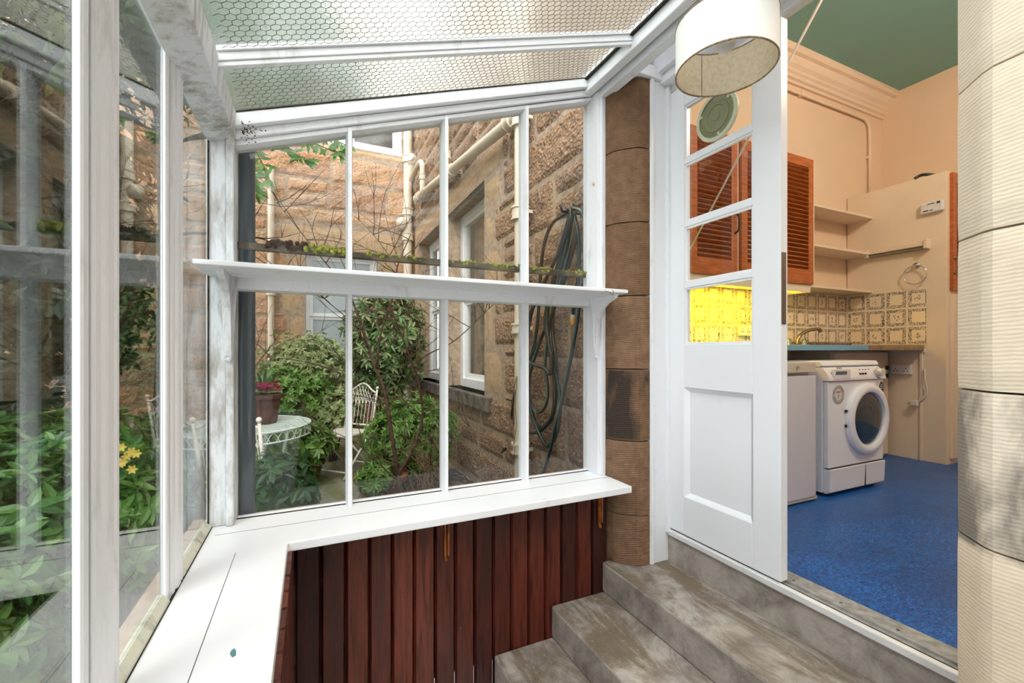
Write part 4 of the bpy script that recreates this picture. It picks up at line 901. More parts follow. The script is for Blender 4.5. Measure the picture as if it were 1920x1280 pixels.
# ------------------------------------------------------------------ drainpipes
def collar(mb, p, d, r, h=.07):
    p = Vector(p); d = Vector(d).normalized(); mb.tube([p-d*h/2, p+d*h/2], r*1.28, 20)
    for s_ in (-1, 1): mb.tube([p+d*s_*h/2-d*.008, p+d*s_*h/2+d*.008], r*1.42, 20)
px_ = 1.415; py_ = 2.92
dp = empty('drainpipe', (px_, py_, -.4), 'cream cast iron downpipe with collars on the house wall, next to the hose', 'drainpipe')
mb = MB(); mb.tube([(px_, py_, -.4), (px_, py_, 6.1)], .045, 20); mb.build('pipe', M['cream_pipe'], dp, smooth=2)
for z in (2.62, 1.93, 1.08, .195):
    mb = MB(); collar(mb, (px_, py_, z), (0, 0, 1), .050, .085 if z > 1.5 else .06); mb.box((px_, py_-.085, z-.012), (1.475, py_-.07, z+.012)); mb.box((px_, py_+.07, z-.012), (1.475, py_+.085, z+.012)); mb.box((px_-.005, py_-.085, z-.012), (px_+.02, py_+.085, z+.012)); mb.build('collar', M['cream_pipe'], dp, smooth=2)
wp = empty('waste_pipe', (px_, 4.6, 2.8), 'sloping cream waste pipe along the house wall above the tall windows', 'pipe')
a = Vector((px_-.01, 2.93, 2.66)); b = Vector((px_-.01, 6.35, 3.12))
mb = MB(); mb.tube([a, b], .048, 18); mb.build('pipe', M['cream_pipe'], wp, smooth=2)
for t_ in (.04, .50, .95):
    p = a.lerp(b, t_); mb = MB(); collar(mb, p, b-a, .046, .09); mb.build('collar', M['cream_pipe'], wp, smooth=2)
p = a.lerp(b, .56); mb = MB(); mb.tube([p, (px_, p.y, 6.1)], .036, 16); collar(mb, (px_, p.y, p.z+.22), (0, 0, 1), .036); mb.build('riser', M['cream_pipe'], wp, smooth=2)
p = a.lerp(b, .90); mb = MB(); mb.tube(smooth_path([p, p+Vector((0, 0, .25)), p+Vector((0, .02, .42)), p+Vector((0, .2, .50)), (1.40, 6.75, p.z+.46)]), .035, 14); collar(mb, p+Vector((0, 0, .24)), (0, 0, 1), .034); mb.build('branch', M['cream_pipe'], wp, smooth=2)
mb = MB(); mb.ball(b, .055, 12); mb.build('end_cap', M['cream_pipe'], wp, smooth=True)
cx2 = onY(768, 500, 6.93).x-.03; cdp = empty('drainpipe', (cx2, 6.93, -.4), 'thick cream downpipe with branches in the corner of the courtyard', 'drainpipe')
mb = MB(); mb.tube([(cx2, 6.93, -.4), (cx2, 6.93, 6.1)], .065, 20); mb.build('pipe', M['cream_pipe'], cdp, smooth=2)
for y in (300, 398, 445, 630):
    z = onY(768, y, 6.93).z; mb = MB(); collar(mb, (cx2, 6.93, z), (0, 0, 1), .065, .1); mb.box((cx2-.02, 6.93, z-.015), (cx2+.02, 7.01, z+.015)); mb.build('collar', M['cream_pipe'], cdp, smooth=2)
z = onY(755, 420, 6.93).z; mb = MB(); mb.ball((cx2-.1, 6.88, z), .09, 12); mb.build('rodding_boss', M['cream_pipe'], cdp, smooth=True)
z = onY(790, 310, 6.93).z; mb = MB(); mb.tube(smooth_path([(cx2, 6.93, z-.3), (cx2+.05, 6.88, z-.12), (cx2+.07, 6.80, z), (1.40, 6.75, z+.03)]), .06, 16); mb.ball((cx2+.06, 6.82, z), .085, 12); mb.build('branch', M['cream_pipe'], cdp, smooth=2)
x3 = onY(508, 600, 6.98).x; d3 = empty('drainpipe', (x3, 6.98, -.4), 'slim cream downpipe on the orange rubble wall beside the frosted window', 'drainpipe')
mb = MB(); mb.tube([(x3, 6.98, -.4), (x3, 6.98, 3.5)], .042, 16); mb.build('pipe', M['cream_pipe'], d3, smooth=2)
z = onY(508, 548, 6.98).z; mb = MB(); collar(mb, (x3, 6.98, z), (0, 0, 1), .045, .07); mb.build('collar', M['cream_pipe'], d3, smooth=2)
p = onY(459, 600, 2.045); mb = MB(); mb.tube([(p.x, 2.045, -.4), (p.x, 2.045, 1.76)], .037, 20); tag(mb.build('drainpipe', M['slate_paint'], smooth=2), 'slate blue painted downpipe just outside the corner of the gable window', 'drainpipe')
# ------------------------------------------------------------------ garden hose on its hook
hs = empty('garden_hose', (1.42, 2.3, 1.75), 'dark green garden hose coiled over a hook on the stone wall', 'hose')
def hp(pts, X=1.43, wob=.0):
    return smooth_path([onX(x, y, X-.012*(i % 2)-wob) for i, (x, y) in enumerate(pts)], 8)
loops = [
 [(1072, 388), (1060, 400), (1035, 420), (1020, 460), (1013, 520), (1010, 580), (1003, 640), (990, 690), (988, 730), (1000, 780), (1012, 800), (1032, 790), (1042, 750), (1044, 690), (1036, 620), (1040, 560), (1052, 480), (1066, 410), (1072, 385)],
 [(1073, 384), (1078, 420), (1066, 480), (1048, 540), (1028, 600), (1006, 660), (992, 710), (993, 750), (1008, 772), (1022, 762), (1027, 730), (1022, 680), (1030, 610), (1048, 520), (1068, 440), (1074, 386)],
 [(1074, 386), (1080, 440), (1060, 520), (1038, 580), (1016, 630), (985, 690), (968, 730), (960, 765), (966, 795), (990, 810), (1015, 806), (1035, 780), (1040, 720), (1030, 650), (1022, 600), (1036, 530), (1060, 450), (1072, 390)],
 [(1071, 390), (1058, 440), (1040, 490), (1012, 545), (996, 590), (988, 640), (986, 700), (995, 770), (1012, 815), (1028, 836), (1044, 812), (1050, 770), (1046, 720), (1030, 650), (1026, 590), (1046, 500), (1066, 420), (1073, 387)],
 [(1076, 390), (1092, 398), (1099, 430), (1096, 500), (1086, 570), (1076, 640), (1062, 710), (1046, 780), (1030, 850), (1016, 890), (1004, 930)],
 [(1070, 392), (1066, 430), (1050, 470), (1030, 510), (1008, 560), (990, 600), (986, 660), (994, 680), (1020, 690), (1032, 700), (1034, 660)],
]
for k, L in enumerate(loops):
    X_ = 1.425-.011*k
    P_ = hp(L, X_); mb = MB(); mb.tube(P_, .0118, 10); hose = mb.build('hose_loop', M['hose'], hs, smooth=True)
    if k in (1, 4):
        mb = MB(); mb.tube([q+Vector((-.0112, -.0035, 0)) for q in P_], .0026, 5); mb.build('stripe', M['hose_stripe'], hose, smooth=True)
P_ = hp([(1072, 392), (1084, 440), (1084, 520), (1078, 560), (1074, 590)], 1.40); mb = MB(); mb.tube(P_, .0118, 10); hh = mb.build('hose_end', M['hose'], hs, smooth=True)
e = P_[-1]; mb = MB(); mb.lathe([(.010, .02), (.013, .0), (.014, -.018)], e, 'z', 16); mb.build('coupling_collar', M['grey_sign'], hh, smooth=2)
mb = MB(); mb.lathe([(.0145, -.018), (.016, -.026), (.014, -.045), (.009, -.055), (.006, -.058)], e, 'z', 16); mb.build('coupling', M['orange_plastic'], hh, smooth=2)
mb = MB(); p = onX(1070, 392, 1.42); mb.tube([(1.50, p.y, p.z-.02), (1.36, p.y, p.z-.02), (1.345, p.y, p.z+.02)], .008, 8); tag(mb.build('wall_hook', M['black'], smooth=True), 'black iron hook in the stone wall carrying the garden hose', 'hook')
# hand fork and twine hanging below pipe
tw = empty('hanging_twine', (1.38, 2.9, .5), 'loops of pale twine with a small dark paddle hanging from the downpipe', 'twine')
mb = MB()
for k, L in enumerate(([(968, 704), (962, 740), (955, 790), (953, 840), (958, 862), (965, 850), (962, 790), (966, 730)], [(970, 704), (966, 760), (968, 800), (960, 845), (956, 860), (952, 830), (958, 770), (968, 706)])):
    mb.tube(hp(L, 1.365-.006*k), .0028, 5)
mb.build('twine', M['dry'], tw, smooth=True)
c = onX(945, 843, 1.37); mb = MB(); mb.lathe([(.001, -.01), (.03, -.008), (.036, 0), (.03, .008), (.001, .01)], (0, 0, 0), 'x', 20)
mb.v = [(c.x+x, c.y+y*1.0-z*.5, c.z+z*.7+y*-.35) for x, y, z in mb.v]; mb.build('paddle', M['black'], tw)

# ------------------------------------------------------------------ plants
def leaf(mb, p, d, up, L, W, curl=.15):
    d = d.normalized(); s = d.cross(up)
    s = s.normalized() if s.length > 1e-4 else d.orthogonal().normalized(); n = s.cross(d)
    pts = [p, p+d*L*.35+s*W*.5+n*L*.02, p+d*L*.72+s*W*.38-n*L*curl*.4, p+d*L-n*L*curl, p+d*L*.72-s*W*.38-n*L*curl*.4, p+d*L*.35-s*W*.5+n*L*.02, p+d*L*.5-n*L*(.06+curl*.1)]
    b = len(mb.v); mb.v += [tuple(q) for q in pts]
    mb.f += [(b, b+1, b+6), (b+1, b+2, b+6), (b+2, b+3, b+6), (b+3, b+4, b+6), (b+4, b+5, b+6), (b+5, b, b+6)]
def fast(mb, name, mat, parent=None, smooth=False):
    me = bpy.data.meshes.new(name); me.from_pydata(mb.v, [], mb.f); me.materials.append(mat)
    if smooth: me.polygons.foreach_set('use_smooth', [True]*len(me.polygons))
    o = bpy.data.objects.new(name, me); COL.objects.link(o)
    if parent is not None: o.parent = parent; o.matrix_parent_inverse = parent.matrix_world.inverted()
    return o
def rosettes(mb, c, rad, n, L, W, rnd, per=7, droop=.2, fill=.55):
    c = Vector(c)
    for _ in range(n):
        while True:
            v = Vector((rnd.uniform(-1, 1), rnd.uniform(-1, 1), rnd.uniform(-1, 1)))
            if .05 < v.length < 1: break
        k = fill+(1-fill)*rnd.random(); v = v.normalized()*k
        v *= 1+.28*noise.noise(v*2.6+c)
        p = c+Vector((v.x*rad[0], v.y*rad[1], v.z*rad[2])); ax = (v.normalized()+Vector((rnd.uniform(-.5, .5), rnd.uniform(-.5, .5), .45+rnd.uniform(-.3, .3)))).normalized()
        u = ax.orthogonal().normalized(); w_ = ax.cross(u); a0 = rnd.uniform(0, 6.3); s_ = rnd.uniform(.7, 1.2)
        for i in range(per):
            a = a0+i*2.4; d = (u*math.cos(a)+w_*math.sin(a))*rnd.uniform(.7, 1.2)+ax*rnd.uniform(.1, .8)-Vector((0, 0, droop))
            leaf(mb, p+ax*L*.1*(i/per), d, ax, L*s_*rnd.uniform(.75, 1.15), W*s_, rnd.uniform(.02, .3))
def branch(mb, p, d, L, r, lv, rnd, spread=.6, tips=None, up=.1):
    n = 5; pts = [p.copy()]; q = p.copy(); dd_ = d.normalized()
    for i in range(n):
        dd_ = (dd_+Vector((rnd.uniform(-1, 1), rnd.uniform(-1, 1), rnd.uniform(-1, 1)))*.13+Vector((0, 0, up*.2))).normalized(); q = q+dd_*L/n; pts.append(q.copy())
    mb.tube(pts, r, 6 if r > .006 else 4, taper=r*.45)
    if lv > 0:
        for k in range(rnd.choice((2, 3, 3))):
            j = rnd.randint(2, n); nd_ = (dd_+Vector((rnd.uniform(-1, 1), rnd.uniform(-1, 1), rnd.uniform(-.6, 1)))*spread).normalized()
            branch(mb, pts[j], nd_, L*rnd.uniform(.5, .8), r*.55, lv-1, rnd, spread, tips, up)
    elif tips is not None: tips.append(pts[-1])
def shrub(name, c, rad, n, L, W, mat, seed, label, ground=-.4, per=7, droop=.2, group=None, fill=.5, stems=6, cat='shrub'):
    rnd = random.Random(seed); c = Vector(c); r = empty(name, (c.x, c.y, ground), label, cat, group)
    mb = MB(); rosettes(mb, c, rad, n, L, W, rnd, per, droop, fill); fast(mb, 'foliage', M[mat], r)
    mb = MB()
    for i in range(stems):
        t = Vector((c.x+rnd.uniform(-.6, .6)*rad[0], c.y+rnd.uniform(-.6, .6)*rad[1], c.z+rnd.uniform(.0, .6)*rad[2])); b = Vector((c.x+rnd.uniform(-.1, .1)*rad[0], c.y+rnd.uniform(-.1, .1)*rad[1], ground))
        mb.tube(smooth_path([b, b.lerp(t, .5)+Vector((rnd.uniform(-.04, .04), rnd.uniform(-.04, .04), .05)), t], 3), .012, 5, taper=.004)
    fast(mb, 'stem', M['bark_dark'], r); return r
def P2(x, y, Y): return onY(x, y, Y)
c = P2(575, 690, 5.9); shrub('variegated_shrub', (c.x, 5.9, c.z+.02), (.55, .5, .42), 1100, .055, .024, 'leaf_varieg', 1, 'cream and green variegated shrub against the orange wall, behind the round table')
c = P2(722, 640, 6.1); shrub('broadleaf_shrub', (c.x, 6.1, c.z), (.50, .45, .80), 620, .14, .040, 'leaf_mid', 2, 'tall broad-leaved evergreen shrub between frosted window and corner downpipe', droop=.35)
c = P2(530, 735, 5.4); shrub('garden_shrub', (c.x, 5.5, c.z-.05), (.55, .4, .34), 700, .06, .026, 'leaf_bright', 3, 'light green low shrub directly behind the flower pot')
c = P2(625, 770, 5.5); shrub('garden_shrub', (c.x, 5.6, c.z), (.42, .35, .33), 700, .058, .026, 'leaf_varieg', 4, 'yellowish green low shrub between the table and the white lattice chair')
c = P2(545, 842, 4.6); shrub('garden_shrub', (c.x+.05, 4.75, c.z-.02), (.36, .28, .2), 200, .11, .042, 'leaf_bright', 5, 'leafy plant spilling over pots beneath the round table')
c = P2(772, 820, 4.1); shrub('azalea_shrub', (c.x, 4.15, c.z+.02), (.42, .36, .38), 1500, .058, .017, 'leaf_azalea', 6, 'dense bright green shrub below the bare tree', droop=.05, per=8)
c = P2(705, 900, 3.6); shrub('azalea_shrub', (c.x, 3.65, c.z), (.14, .14, .12), 200, .05, .016, 'leaf_azalea', 7, 'small bright green clump at the foot of the bare tree', droop=.05, per=8)
c = P2(870, 800, 4.3); shrub('azalea_shrub', (c.x-.17, 4.5, c.z), (.14, .28, .18), 200, .05, .015, 'leaf_azalea', 8, 'sparse bright green shrub under the stone window sill', per=8)
c = P2(510, 915, 2.6); shrub('laurel_plant', (c.x-.01, 2.62, c.z-.08), (.22, .22, .26), 420, .085, .034, 'leaf_dark', 9, 'dark glossy-leaved plant right outside the gable window by the slate pipe', droop=.45)
c = P2(545, 800, 3.2)
# big shrubs outside the garden-side glazing
shrub('laurel_plant', (-1.25, 2.75, .15), (.62, .75, .52), 1500, .085, .034, 'leaf_laurel', 12, 'large glossy laurel bush outside the long side window', droop=.3, stems=8)
shrub('laurel_plant', (-1.15, 1.7, -.02), (.5, .7, .36), 1100, .075, .032, 'leaf_laurel', 13, 'low laurel bush growing close against the long side window', droop=.3)
shrub('laurel_plant', (-1.12, 3.8, .05), (.42, .55, .42), 900, .075, .030, 'leaf_laurel', 14, 'laurel bush beyond the corner of the porch, nearer the table', droop=.3)
r = shrub('flowering_plant', (-.76, 2.5, .14), (.15, .18, .34), 110, .075, .028, 'leaf_bright', 15, 'small plant with yellow flowers in front of the laurel bush', cat='plant')
rnd = random.Random(3)
for i in range(7):
    mb = MB(); p = Vector((-.69+rnd.uniform(-.04, .04), 2.33+rnd.uniform(-.06, .06), .50+rnd.uniform(-.09, .03)))
    for k in range(6): a = k*PI/3; leaf(mb, p, Vector((math.cos(a), -.4, math.sin(a))), Vector((0, -1, 0)), .022, .012)
    fast(mb, 'flower', M['petal_yellow'], r)
# tree over the porch side
def tree(name, base, H, crown, n, seed, label, mat, L=.11, W=.05):
    rnd = random.Random(seed); b = Vector(base); r = empty(name, b, label, 'tree')
    mb = MB(); tips = []; mb.tube(smooth_path([b, b+Vector((.05, .05, H*.5)), b+Vector((0, 0, H))], 5), .07, 10, taper=.04)
    for i in range(6): branch(mb, b+Vector((0, 0, H*rnd.uniform(.5, 1))), Vector((rnd.uniform(-1, 1), rnd.uniform(-1, 1), .5)), .8, .025, 3, rnd, .7, tips)
    fast(mb, 'trunk', M['bark_dark'], r, True)
    mb = MB()
    for (c, rad, k) in crown: rosettes(mb, c, rad, int(n*k), L, W, rnd, 6, .3, .25)
    fast(mb, 'foliage', M[mat], r)
tree('evergreen_tree', (-2.1, 2.4, -.4), 2.6, [((-1.7, 2.3, 3.0), (.95, 1.0, 1.1), .5), ((-1.35, 3.0, 3.7), (.8, 1.1, .7), .3), ((-1.6, 1.1, 3.2), (.9, .9, .7), .2)], 2600, 31, 'spreading evergreen tree whose crown overhangs the eaves of the porch', 'leaf_tree')
tree('evergreen_tree', (-1.9, 4.3, -.4), 2.6, [((-1.80, 4.1, 2.0), (.85, 1.2, 1.75), .6), ((-3.0, 5.6, 2.0), (1.1, .9, 1.9), .3)], 5200, 32, 'tall dark evergreen tree against the orange rubble wall at the garden end', 'leaf_shadow', .11, .045)
tree('broadleaf_tree', (-1.35, 5.3, -.4), 4.2, [((-.6, 4.9, 4.0), (1.15, .8, .88), 1.)], 7500, 35, 'tall pale green tree whose crown shows through the wired roof glass', 'leaf_roof', .10, .045)
tree('evergreen_tree', (-3.5, 3.0, -.4), 2.4, [((-2.7, 2.6, 1.7), (1.0, 1.6, 1.6), 1.)], 3200, 33, 'broad dark evergreen tree in the middle of the garden beyond the laurels', 'leaf_shadow', .11, .045)
tree('evergreen_tree', (-3.4, .4, -.4), 2.2, [((-3.4, .4, 1.9), (1.2, 1.5, 1.6), 1.)], 1000, 34, 'dark evergreen tree beside the porch, nearest the end wall', 'leaf_shadow')
# leafy branch hanging by gable window
lb = empty('leafy_branch', P2(560, 285, 2.6), 'drooping branch with pale green leaves at the top of the gable window', 'branch')
mb = MB(); ms = MB(); rnd = random.Random(8)
twigs = [[(430, 225), (480, 285), (505, 335)], [(440, 215), (520, 270), (575, 300)], [(470, 210), (560, 255), (640, 290)], [(500, 210), (600, 250), (655, 275)], [(430, 250), (462, 310), (480, 360)]]
for tw_ in twigs:
    pts = smooth_path([P2(x, y, 2.62+.05*rnd.random()) for x, y in tw_], 5); ms.tube(pts, .003, 5)
    for q in pts[2:]:
        for k in range(4): leaf(mb, q, Vector((rnd.uniform(-1, 1), rnd.uniform(-.5, .5), rnd.uniform(-1., .3))), Vector((0, -1, .2)), rnd.uniform(.05, .08), .020, .1)
fast(ms, 'twig', M['bark'], lb); fast(mb, 'foliage', M['leaf_tree'], lb)
# bare reddish tree in front of the azalea
bt = empty('bare_tree', P2(752, 930, 3.2), 'slender bare tree with crooked reddish brown branches outside the gable window', 'tree')
bt_loc = bt.location.copy()
mb = MB(); rnd = random.Random(17)
def limb(path, Y, r0, r1, tw_n=6, tl=.30):
    tw_n = int(tw_n*1.7)
    pts = smooth_path([P2(x, y, Y+dy) for x, y, dy in path], 5); mb.tube(pts, r0, 7, taper=r1)
    for k in range(tw_n):
        i = rnd.randint(len(pts)//4, len(pts)-1); d = Vector((rnd.uniform(-1, 1), rnd.uniform(-.6, .6), rnd.uniform(-.1, 1.)))
        if pts[i].x > .75: d.x = -abs(d.x)
        branch(mb, pts[i], d, tl*rnd.uniform(.6, 1.3), .0035, 1, rnd, .7)
limb([(752, 930, 0), (745, 880, 0), (732, 800, 0), (720, 730, .02), (700, 680, .05), (680, 620, .1), (655, 545, .15)], 3.2, .019, .006, 10)
limb([(705, 690, .04), (715, 620, .02), (735, 560, 0), (745, 500, 0), (770, 440, -.05)], 3.2, .009, .003, 9)
limb([(745, 890, 0), (775, 840, .05), (792, 780, .08), (785, 720, .05), (765, 660, 0), (742, 600, -.05), (720, 540, -.05)], 3.2, .013, .004, 10)
limb([(765, 690, .0), (800, 665, -.1), (850, 640, -.2), (900, 595, -.3), (935, 560, -.3)], 3.2, .006, .002, 5)
limb([(752, 930, 0), (800, 880, -.1), (830, 840, -.2), (880, 800, -.3)], 3.2, .006, .002, 5)
limb([(745, 900, 0), (690, 850, .1), (660, 825, .2), (600, 800, .3)], 3.2, .005, .002, 5)
limb([(655, 545, .15), (600, 480, .1), (560, 430, .1), (520, 380, .1)], 3.2, .005, .0015, 6)
limb([(680, 620, .1), (620, 570, .2), (560, 520, .3), (500, 500, .3)], 3.2, .004, .0015, 6)
limb([(745, 500, 0), (700, 440, 0), (660, 400, 0)], 3.2, .003, .0012, 5)
limb([(640, 700, .2), (580, 680, .2), (520, 672, .2), (470, 690, .2)], 3.2, .004, .0015, 4)
ob = fast(mb, 'branches', M['bark'], bt, True)
base = P2(752, 930, 3.2); mb = MB(); mb.tube([base, (base.x, base.y, -.4)], .02, 8); fast(mb, 'trunk', M['bark'], bt, True)
# dry climbing stems at the foot of the house wall
dc_ = empty('dry_climber', (1.15, 3.6, -.4), 'tangle of dry brown stems below the stone window sill', 'climber'); mb = MB(); rnd = random.Random(23)
for i in range(34):
    b = Vector((rnd.uniform(.75, 1.12), rnd.uniform(3.0, 4.3), -.4)); branch(mb, b, Vector((rnd.uniform(-.5, .15), rnd.uniform(-.5, .5), 1)), rnd.uniform(.25, .5), .0045, 2, rnd, .8)
fast(mb, 'stem', M['dry'], dc_)
# earth and leaf litter
mb = MB(); nx, ny = 40, 40
for j in range(ny+1):
    for i in range(nx+1):
        x = .45+1.03*i/nx; y = 2.12+2.6*j/ny; mb.v.append((x, y, -.39+.05*max(0, noise.noise(Vector((x*4, y*4, 1))))+(.0 if 0 < i < nx and 0 < j < ny else -.02)))
for j in range(ny):
    for i in range(nx): q = j*(nx+1)+i; mb.f.append((q, q+1, q+nx+2, q+nx+1))
tag(fast(mb, 'flower_bed_soil', M['soil']), 'dark soil of the planting bed under the bare tree', 'soil', kind='stuff')
mb = MB(); rnd = random.Random(41)
for i in range(500):
    p = Vector((rnd.uniform(.5, 1.45), rnd.uniform(2.15, 4.5), -.345)); leaf(mb, p, Vector((rnd.uniform(-1, 1), rnd.uniform(-1, 1), .1)), Vector((0, 0, 1)), rnd.uniform(.03, .06), .02)
tag(fast(mb, 'fallen_leaves', M['dry']), 'brown fallen leaves scattered over the planting bed', 'leaves', kind='stuff')
# terracotta trough outside
tt = empty('terracotta_trough', (-1.0, 1.35, -.4), 'long embossed terracotta trough close below the side window', 'planter')
mb = MB(); mb.box((-1.15, 1.0, -.4), (-.80, 1.9, -.12)); mb.box((-1.17, .98, -.15), (-.78, 1.92, -.10)); mb.build('trough', M['terracotta'], tt, .01)
mb = MB()
for i in range(8):
    for rr in (.05, .03): mb.tube(arc((-.797, 1.06+i*.108, -.32), rr, 0, 180, 10, ((0,1,0), (0,0,1.6))), .006, 6)
mb.build('embossing', M['terracotta'], tt)

# ------------------------------------------------------------------ garden furniture
tc_ = Vector((-.50, 4.10, -.4)); tr_ = .50; tz = .32
tb = empty('garden_table', tc_, 'round slatted metal garden table, rusty pale green, on the terrace', 'table')
mb = MB(); n = 15
mb2 = MB(); mb2.tube(arc((tc_.x, tc_.y, tz-.006), tr_, 0, 360, 60, ((1,0,0), (0,1,0)))[:-1], .010, 8, True)
ang = R(-32); ux, uy = Vector((math.cos(ang), math.sin(ang), 0)), Vector((-math.sin(ang), math.cos(ang), 0))
for i in range(n):
    o = -tr_+(i+.5)*2*tr_/n; h = math.sqrt(max(0, tr_**2-o**2))
    p = tc_+uy*o; p.z = tz; mb.beam(p-ux*h, p+ux*h, .036, .005)
mb.build('slatted_top', M['iron_mint'], tb)
mb2.build('rim', M['iron_mint'], tb, smooth=True)
mb = MB(); mb.tube(arc((tc_.x, tc_.y, tz-.085), tr_, 0, 360, 60, ((1,0,0), (0,1,0)))[:-1], .007, 6, True)
for i in range(44):
    a0 = 2*PI*i/44; a1 = 2*PI*(i+1.4)/44; pts = []
    for k in range(9):
        a = a0+(a1-a0)*k/8; pts.append((tc_.x+tr_*math.cos(a), tc_.y+tr_*math.sin(a), tz-.085+.068*math.sin(PI*k/8)))
    mb.tube(pts, .0035, 4)
mb.build('hooped_apron', M['iron_mint'], tb)
for k in range(4):
    a = R(30+k*90); mb = MB(); t0 = Vector((tc_.x+.40*math.cos(a), tc_.y+.40*math.sin(a), tz-.01)); b0 = Vector((tc_.x+.34*math.cos(a), tc_.y+.34*math.sin(a), -.4))
    mb.tube(smooth_path([t0, t0.lerp(b0, .5)-Vector((.05*math.cos(a), .05*math.sin(a), 0)), b0]), .014, 8); mb.build('leg', M['iron_mint'], tb, smooth=True)
def chair(loc, rz, label, mat):
    r = empty('garden_chair', (0, 0, 0), label, 'chair', 'lattice folding garden chairs')
    W_, D_, S_ = .40, .38, .45
    mb = MB()
    for i in range(9):
        x = -W_/2+.02+i*(W_-.04)/8; mb.box((x-.017, -D_/2, S_-.006), (x+.017, D_/2, S_))
    mb.tube(smooth_path([(-W_/2, -D_/2, S_-.008), (W_/2, -D_/2, S_-.008), (W_/2, D_/2, S_-.008), (-W_/2, D_/2, S_-.008), (-W_/2, -D_/2, S_-.008)], 1), .010, 6); mb.build('seat', M[mat], r)
    mb = MB(); top = .90
    for s_ in (-1, 1):
        mb.tube([(s_*.19, D_/2, S_-.05), (s_*.20, D_/2+.09, top-.02)], .011, 8); mb.ball((s_*.20, D_/2+.092, top), .018, 8)
    yb = lambda z: D_/2+.09*(z-S_)/(top-S_)
    arch = [(x, 0) for x in [-.2+.4*i/12 for i in range(13)]]
    zf = lambda x: top-.03+.055*math.cos(x/.2*PI/2)*abs(math.cos(x/.2*PI/2))+.02*math.cos(x/.2*PI)
    mb.tube([(x, yb(zf(x)), zf(x)) for x, _ in arch], .010, 8); mb.tube([(-.195, yb(.50), .50), (.195, yb(.50), .50)], .009, 6)
    mb.build('back_frame', M[mat], r, smooth=True)
    mb = MB()
    for i in range(8):
        x = -.17+.34*i/7; pts = []
        for k in range(11):
            z = .50+(.30)*k/10; pts.append((x, yb(z), z))
        mb.tube(pts, .0035, 4)
        for s_ in (-1, 1):
            pts = []
            for k in range(9):
                z = .72+(zf(x)-.72)*k/8; xx = x+s_*.09*(k/8)**1.2
                if abs(xx) < .195 and z < zf(xx): pts.append((xx, yb(z), z))
            if len(pts) > 1: mb.tube(pts, .0035, 4)
    mb.build('lattice', M[mat], r)
    for s_ in (-1, 1):
        mb = MB(); mb.tube([(s_*.19, D_/2, S_-.01), (s_*.19, -D_/2-.02, .012)], .010, 8); mb.build('leg', M[mat], r, smooth=True)
        mb = MB(); mb.tube([(s_*.175, -D_/2+.02, S_-.01), (s_*.175, D_/2+.04, .012)], .010, 8); mb.build('leg', M[mat], r, smooth=True)
    mb = MB(); mb.tube([(-.19, -D_/2+.03, .07), (.19, -D_/2+.03, .07)], .008, 6); mb.tube([(-.175, D_/2, .09), (.175, D_/2, .09)], .008, 6); mb.build('stretcher', M[mat], r)
    r.location = loc; r.rotation_euler = (0, 0, rz); return r
chair((.33, 4.98, -.4), R(-48), 'cream lattice-backed folding chair standing beyond the table, facing the porch', 'iron_white')
cc = P2(487, 775, 3.05)
chair((cc.x-.063, 3.36, -.4), R(155), 'cream lattice-backed folding chair drawn up to the table, its back to the porch', 'iron_white')
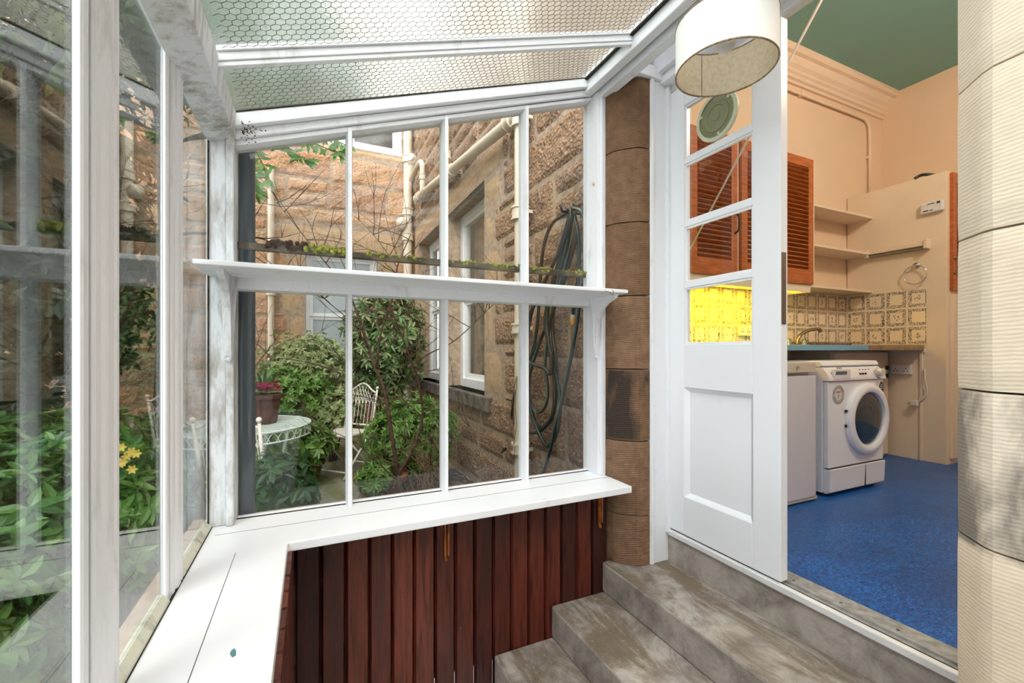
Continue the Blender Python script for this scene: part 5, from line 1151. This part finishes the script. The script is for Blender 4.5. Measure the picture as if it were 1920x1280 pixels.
# pots
pc = onY(493, 760, 4.1); fp = empty('flower_pot', (pc.x, 4.1, tz), 'brown pot of magenta primulas and strap leaves standing on the round table', 'flower pot')
mb = MB(); mb.lathe([(.10, .004), (.135, .235), (.148, .235), (.148, .215)][::1], (pc.x, 4.1, tz), 'z', 28); mb.lathe([(.15, .205), (.152, .24), (.13, .24), (.125, .2)], (pc.x, 4.1, tz), 'z', 28, False); mb.build('pot', M['brown_pot'], fp, smooth=2)
mb = MB(); mb.lathe([(.128, .20), (.05, .225), (.001, .228)], (pc.x, 4.1, tz), 'z', 20); mb.build('compost', M['soil'], fp)
ml = MB(); rnd = random.Random(77)
for i in range(17):
    mb = MB(); a = rnd.uniform(0, 6.3); q = rnd.uniform(.02, .12); p = Vector((pc.x+q*math.cos(a), 4.1+q*math.sin(a), tz+.25+rnd.uniform(0, .05)))
    for k in range(9): b = k*.7; leaf(mb, p+Vector((0, 0, .004*k)), Vector((math.cos(b), math.sin(b), .35+.08*k)), Vector((0, 0, 1)), .038, .03, .2)
    fast(mb, 'flower', M['petal_pink'], fp)
    for k in range(6): b = k*1.05; leaf(ml, p-Vector((0, 0, .03)), Vector((math.cos(b), math.sin(b), .2)), Vector((0, 0, 1)), .05, .022)
fast(ml, 'foliage', M['leaf_varieg'], fp)
ml = MB()
for i in range(16):
    a = i*.83; d = Vector((math.cos(a), math.sin(a), 0)); p = Vector((pc.x, 4.12, tz+.22)); h = rnd.uniform(.14, .22); l_ = rnd.uniform(.14, .24); side = d.cross(Vector((0, 0, 1)))
    b0 = len(ml.v)
    for k in range(7):
        t = k/6; q = p+d*l_*t+Vector((0, 0, h*math.sin(t*PI*.62))); wd = .012*(1-t**3)
        ml.v += [tuple(q-side*wd), tuple(q+side*wd)]
    for k in range(6): ml.f.append((b0+2*k, b0+2*k+1, b0+2*k+3, b0+2*k+2))
fast(ml, 'strap_leaves', M['leaf_dark'], fp)
def pot(c, r0, r1, h, mat, label):
    r = empty('plant_pot', c, label, 'plant pot'); mb = MB(); mb.lathe([(r0, 0), (r1, h), (r1*1.08, h), (r1*1.08, h-.03)], c, 'z', 24); mb.lathe([(r1*1.1, h-.035), (r1*1.1, h+.006), (r1*.9, h+.006), (r1*.88, h-.02)], c, 'z', 24, False); mb.build('pot', M[mat], r, smooth=2)
    mb = MB(); mb.lathe([(r1*.88, h-.02), (.001, h-.012)], c, 'z', 20); mb.build('compost', M['soil'], r)
pot((-.03, 4.72, -.4), .10, .15, .24, 'brown_pot', 'dark terracotta pot of leafy plants on the terrace behind the table')
pot((-.40, 4.45, -.4), .09, .12, .28, 'purple_pot', 'mauve glazed pot standing under the round table')
c = P2(730, 860, 3.9); pot((c.x-.08, 3.85, -.4), .13, .20, .25, 'terracotta', 'terracotta pot half hidden in the bright green shrub')
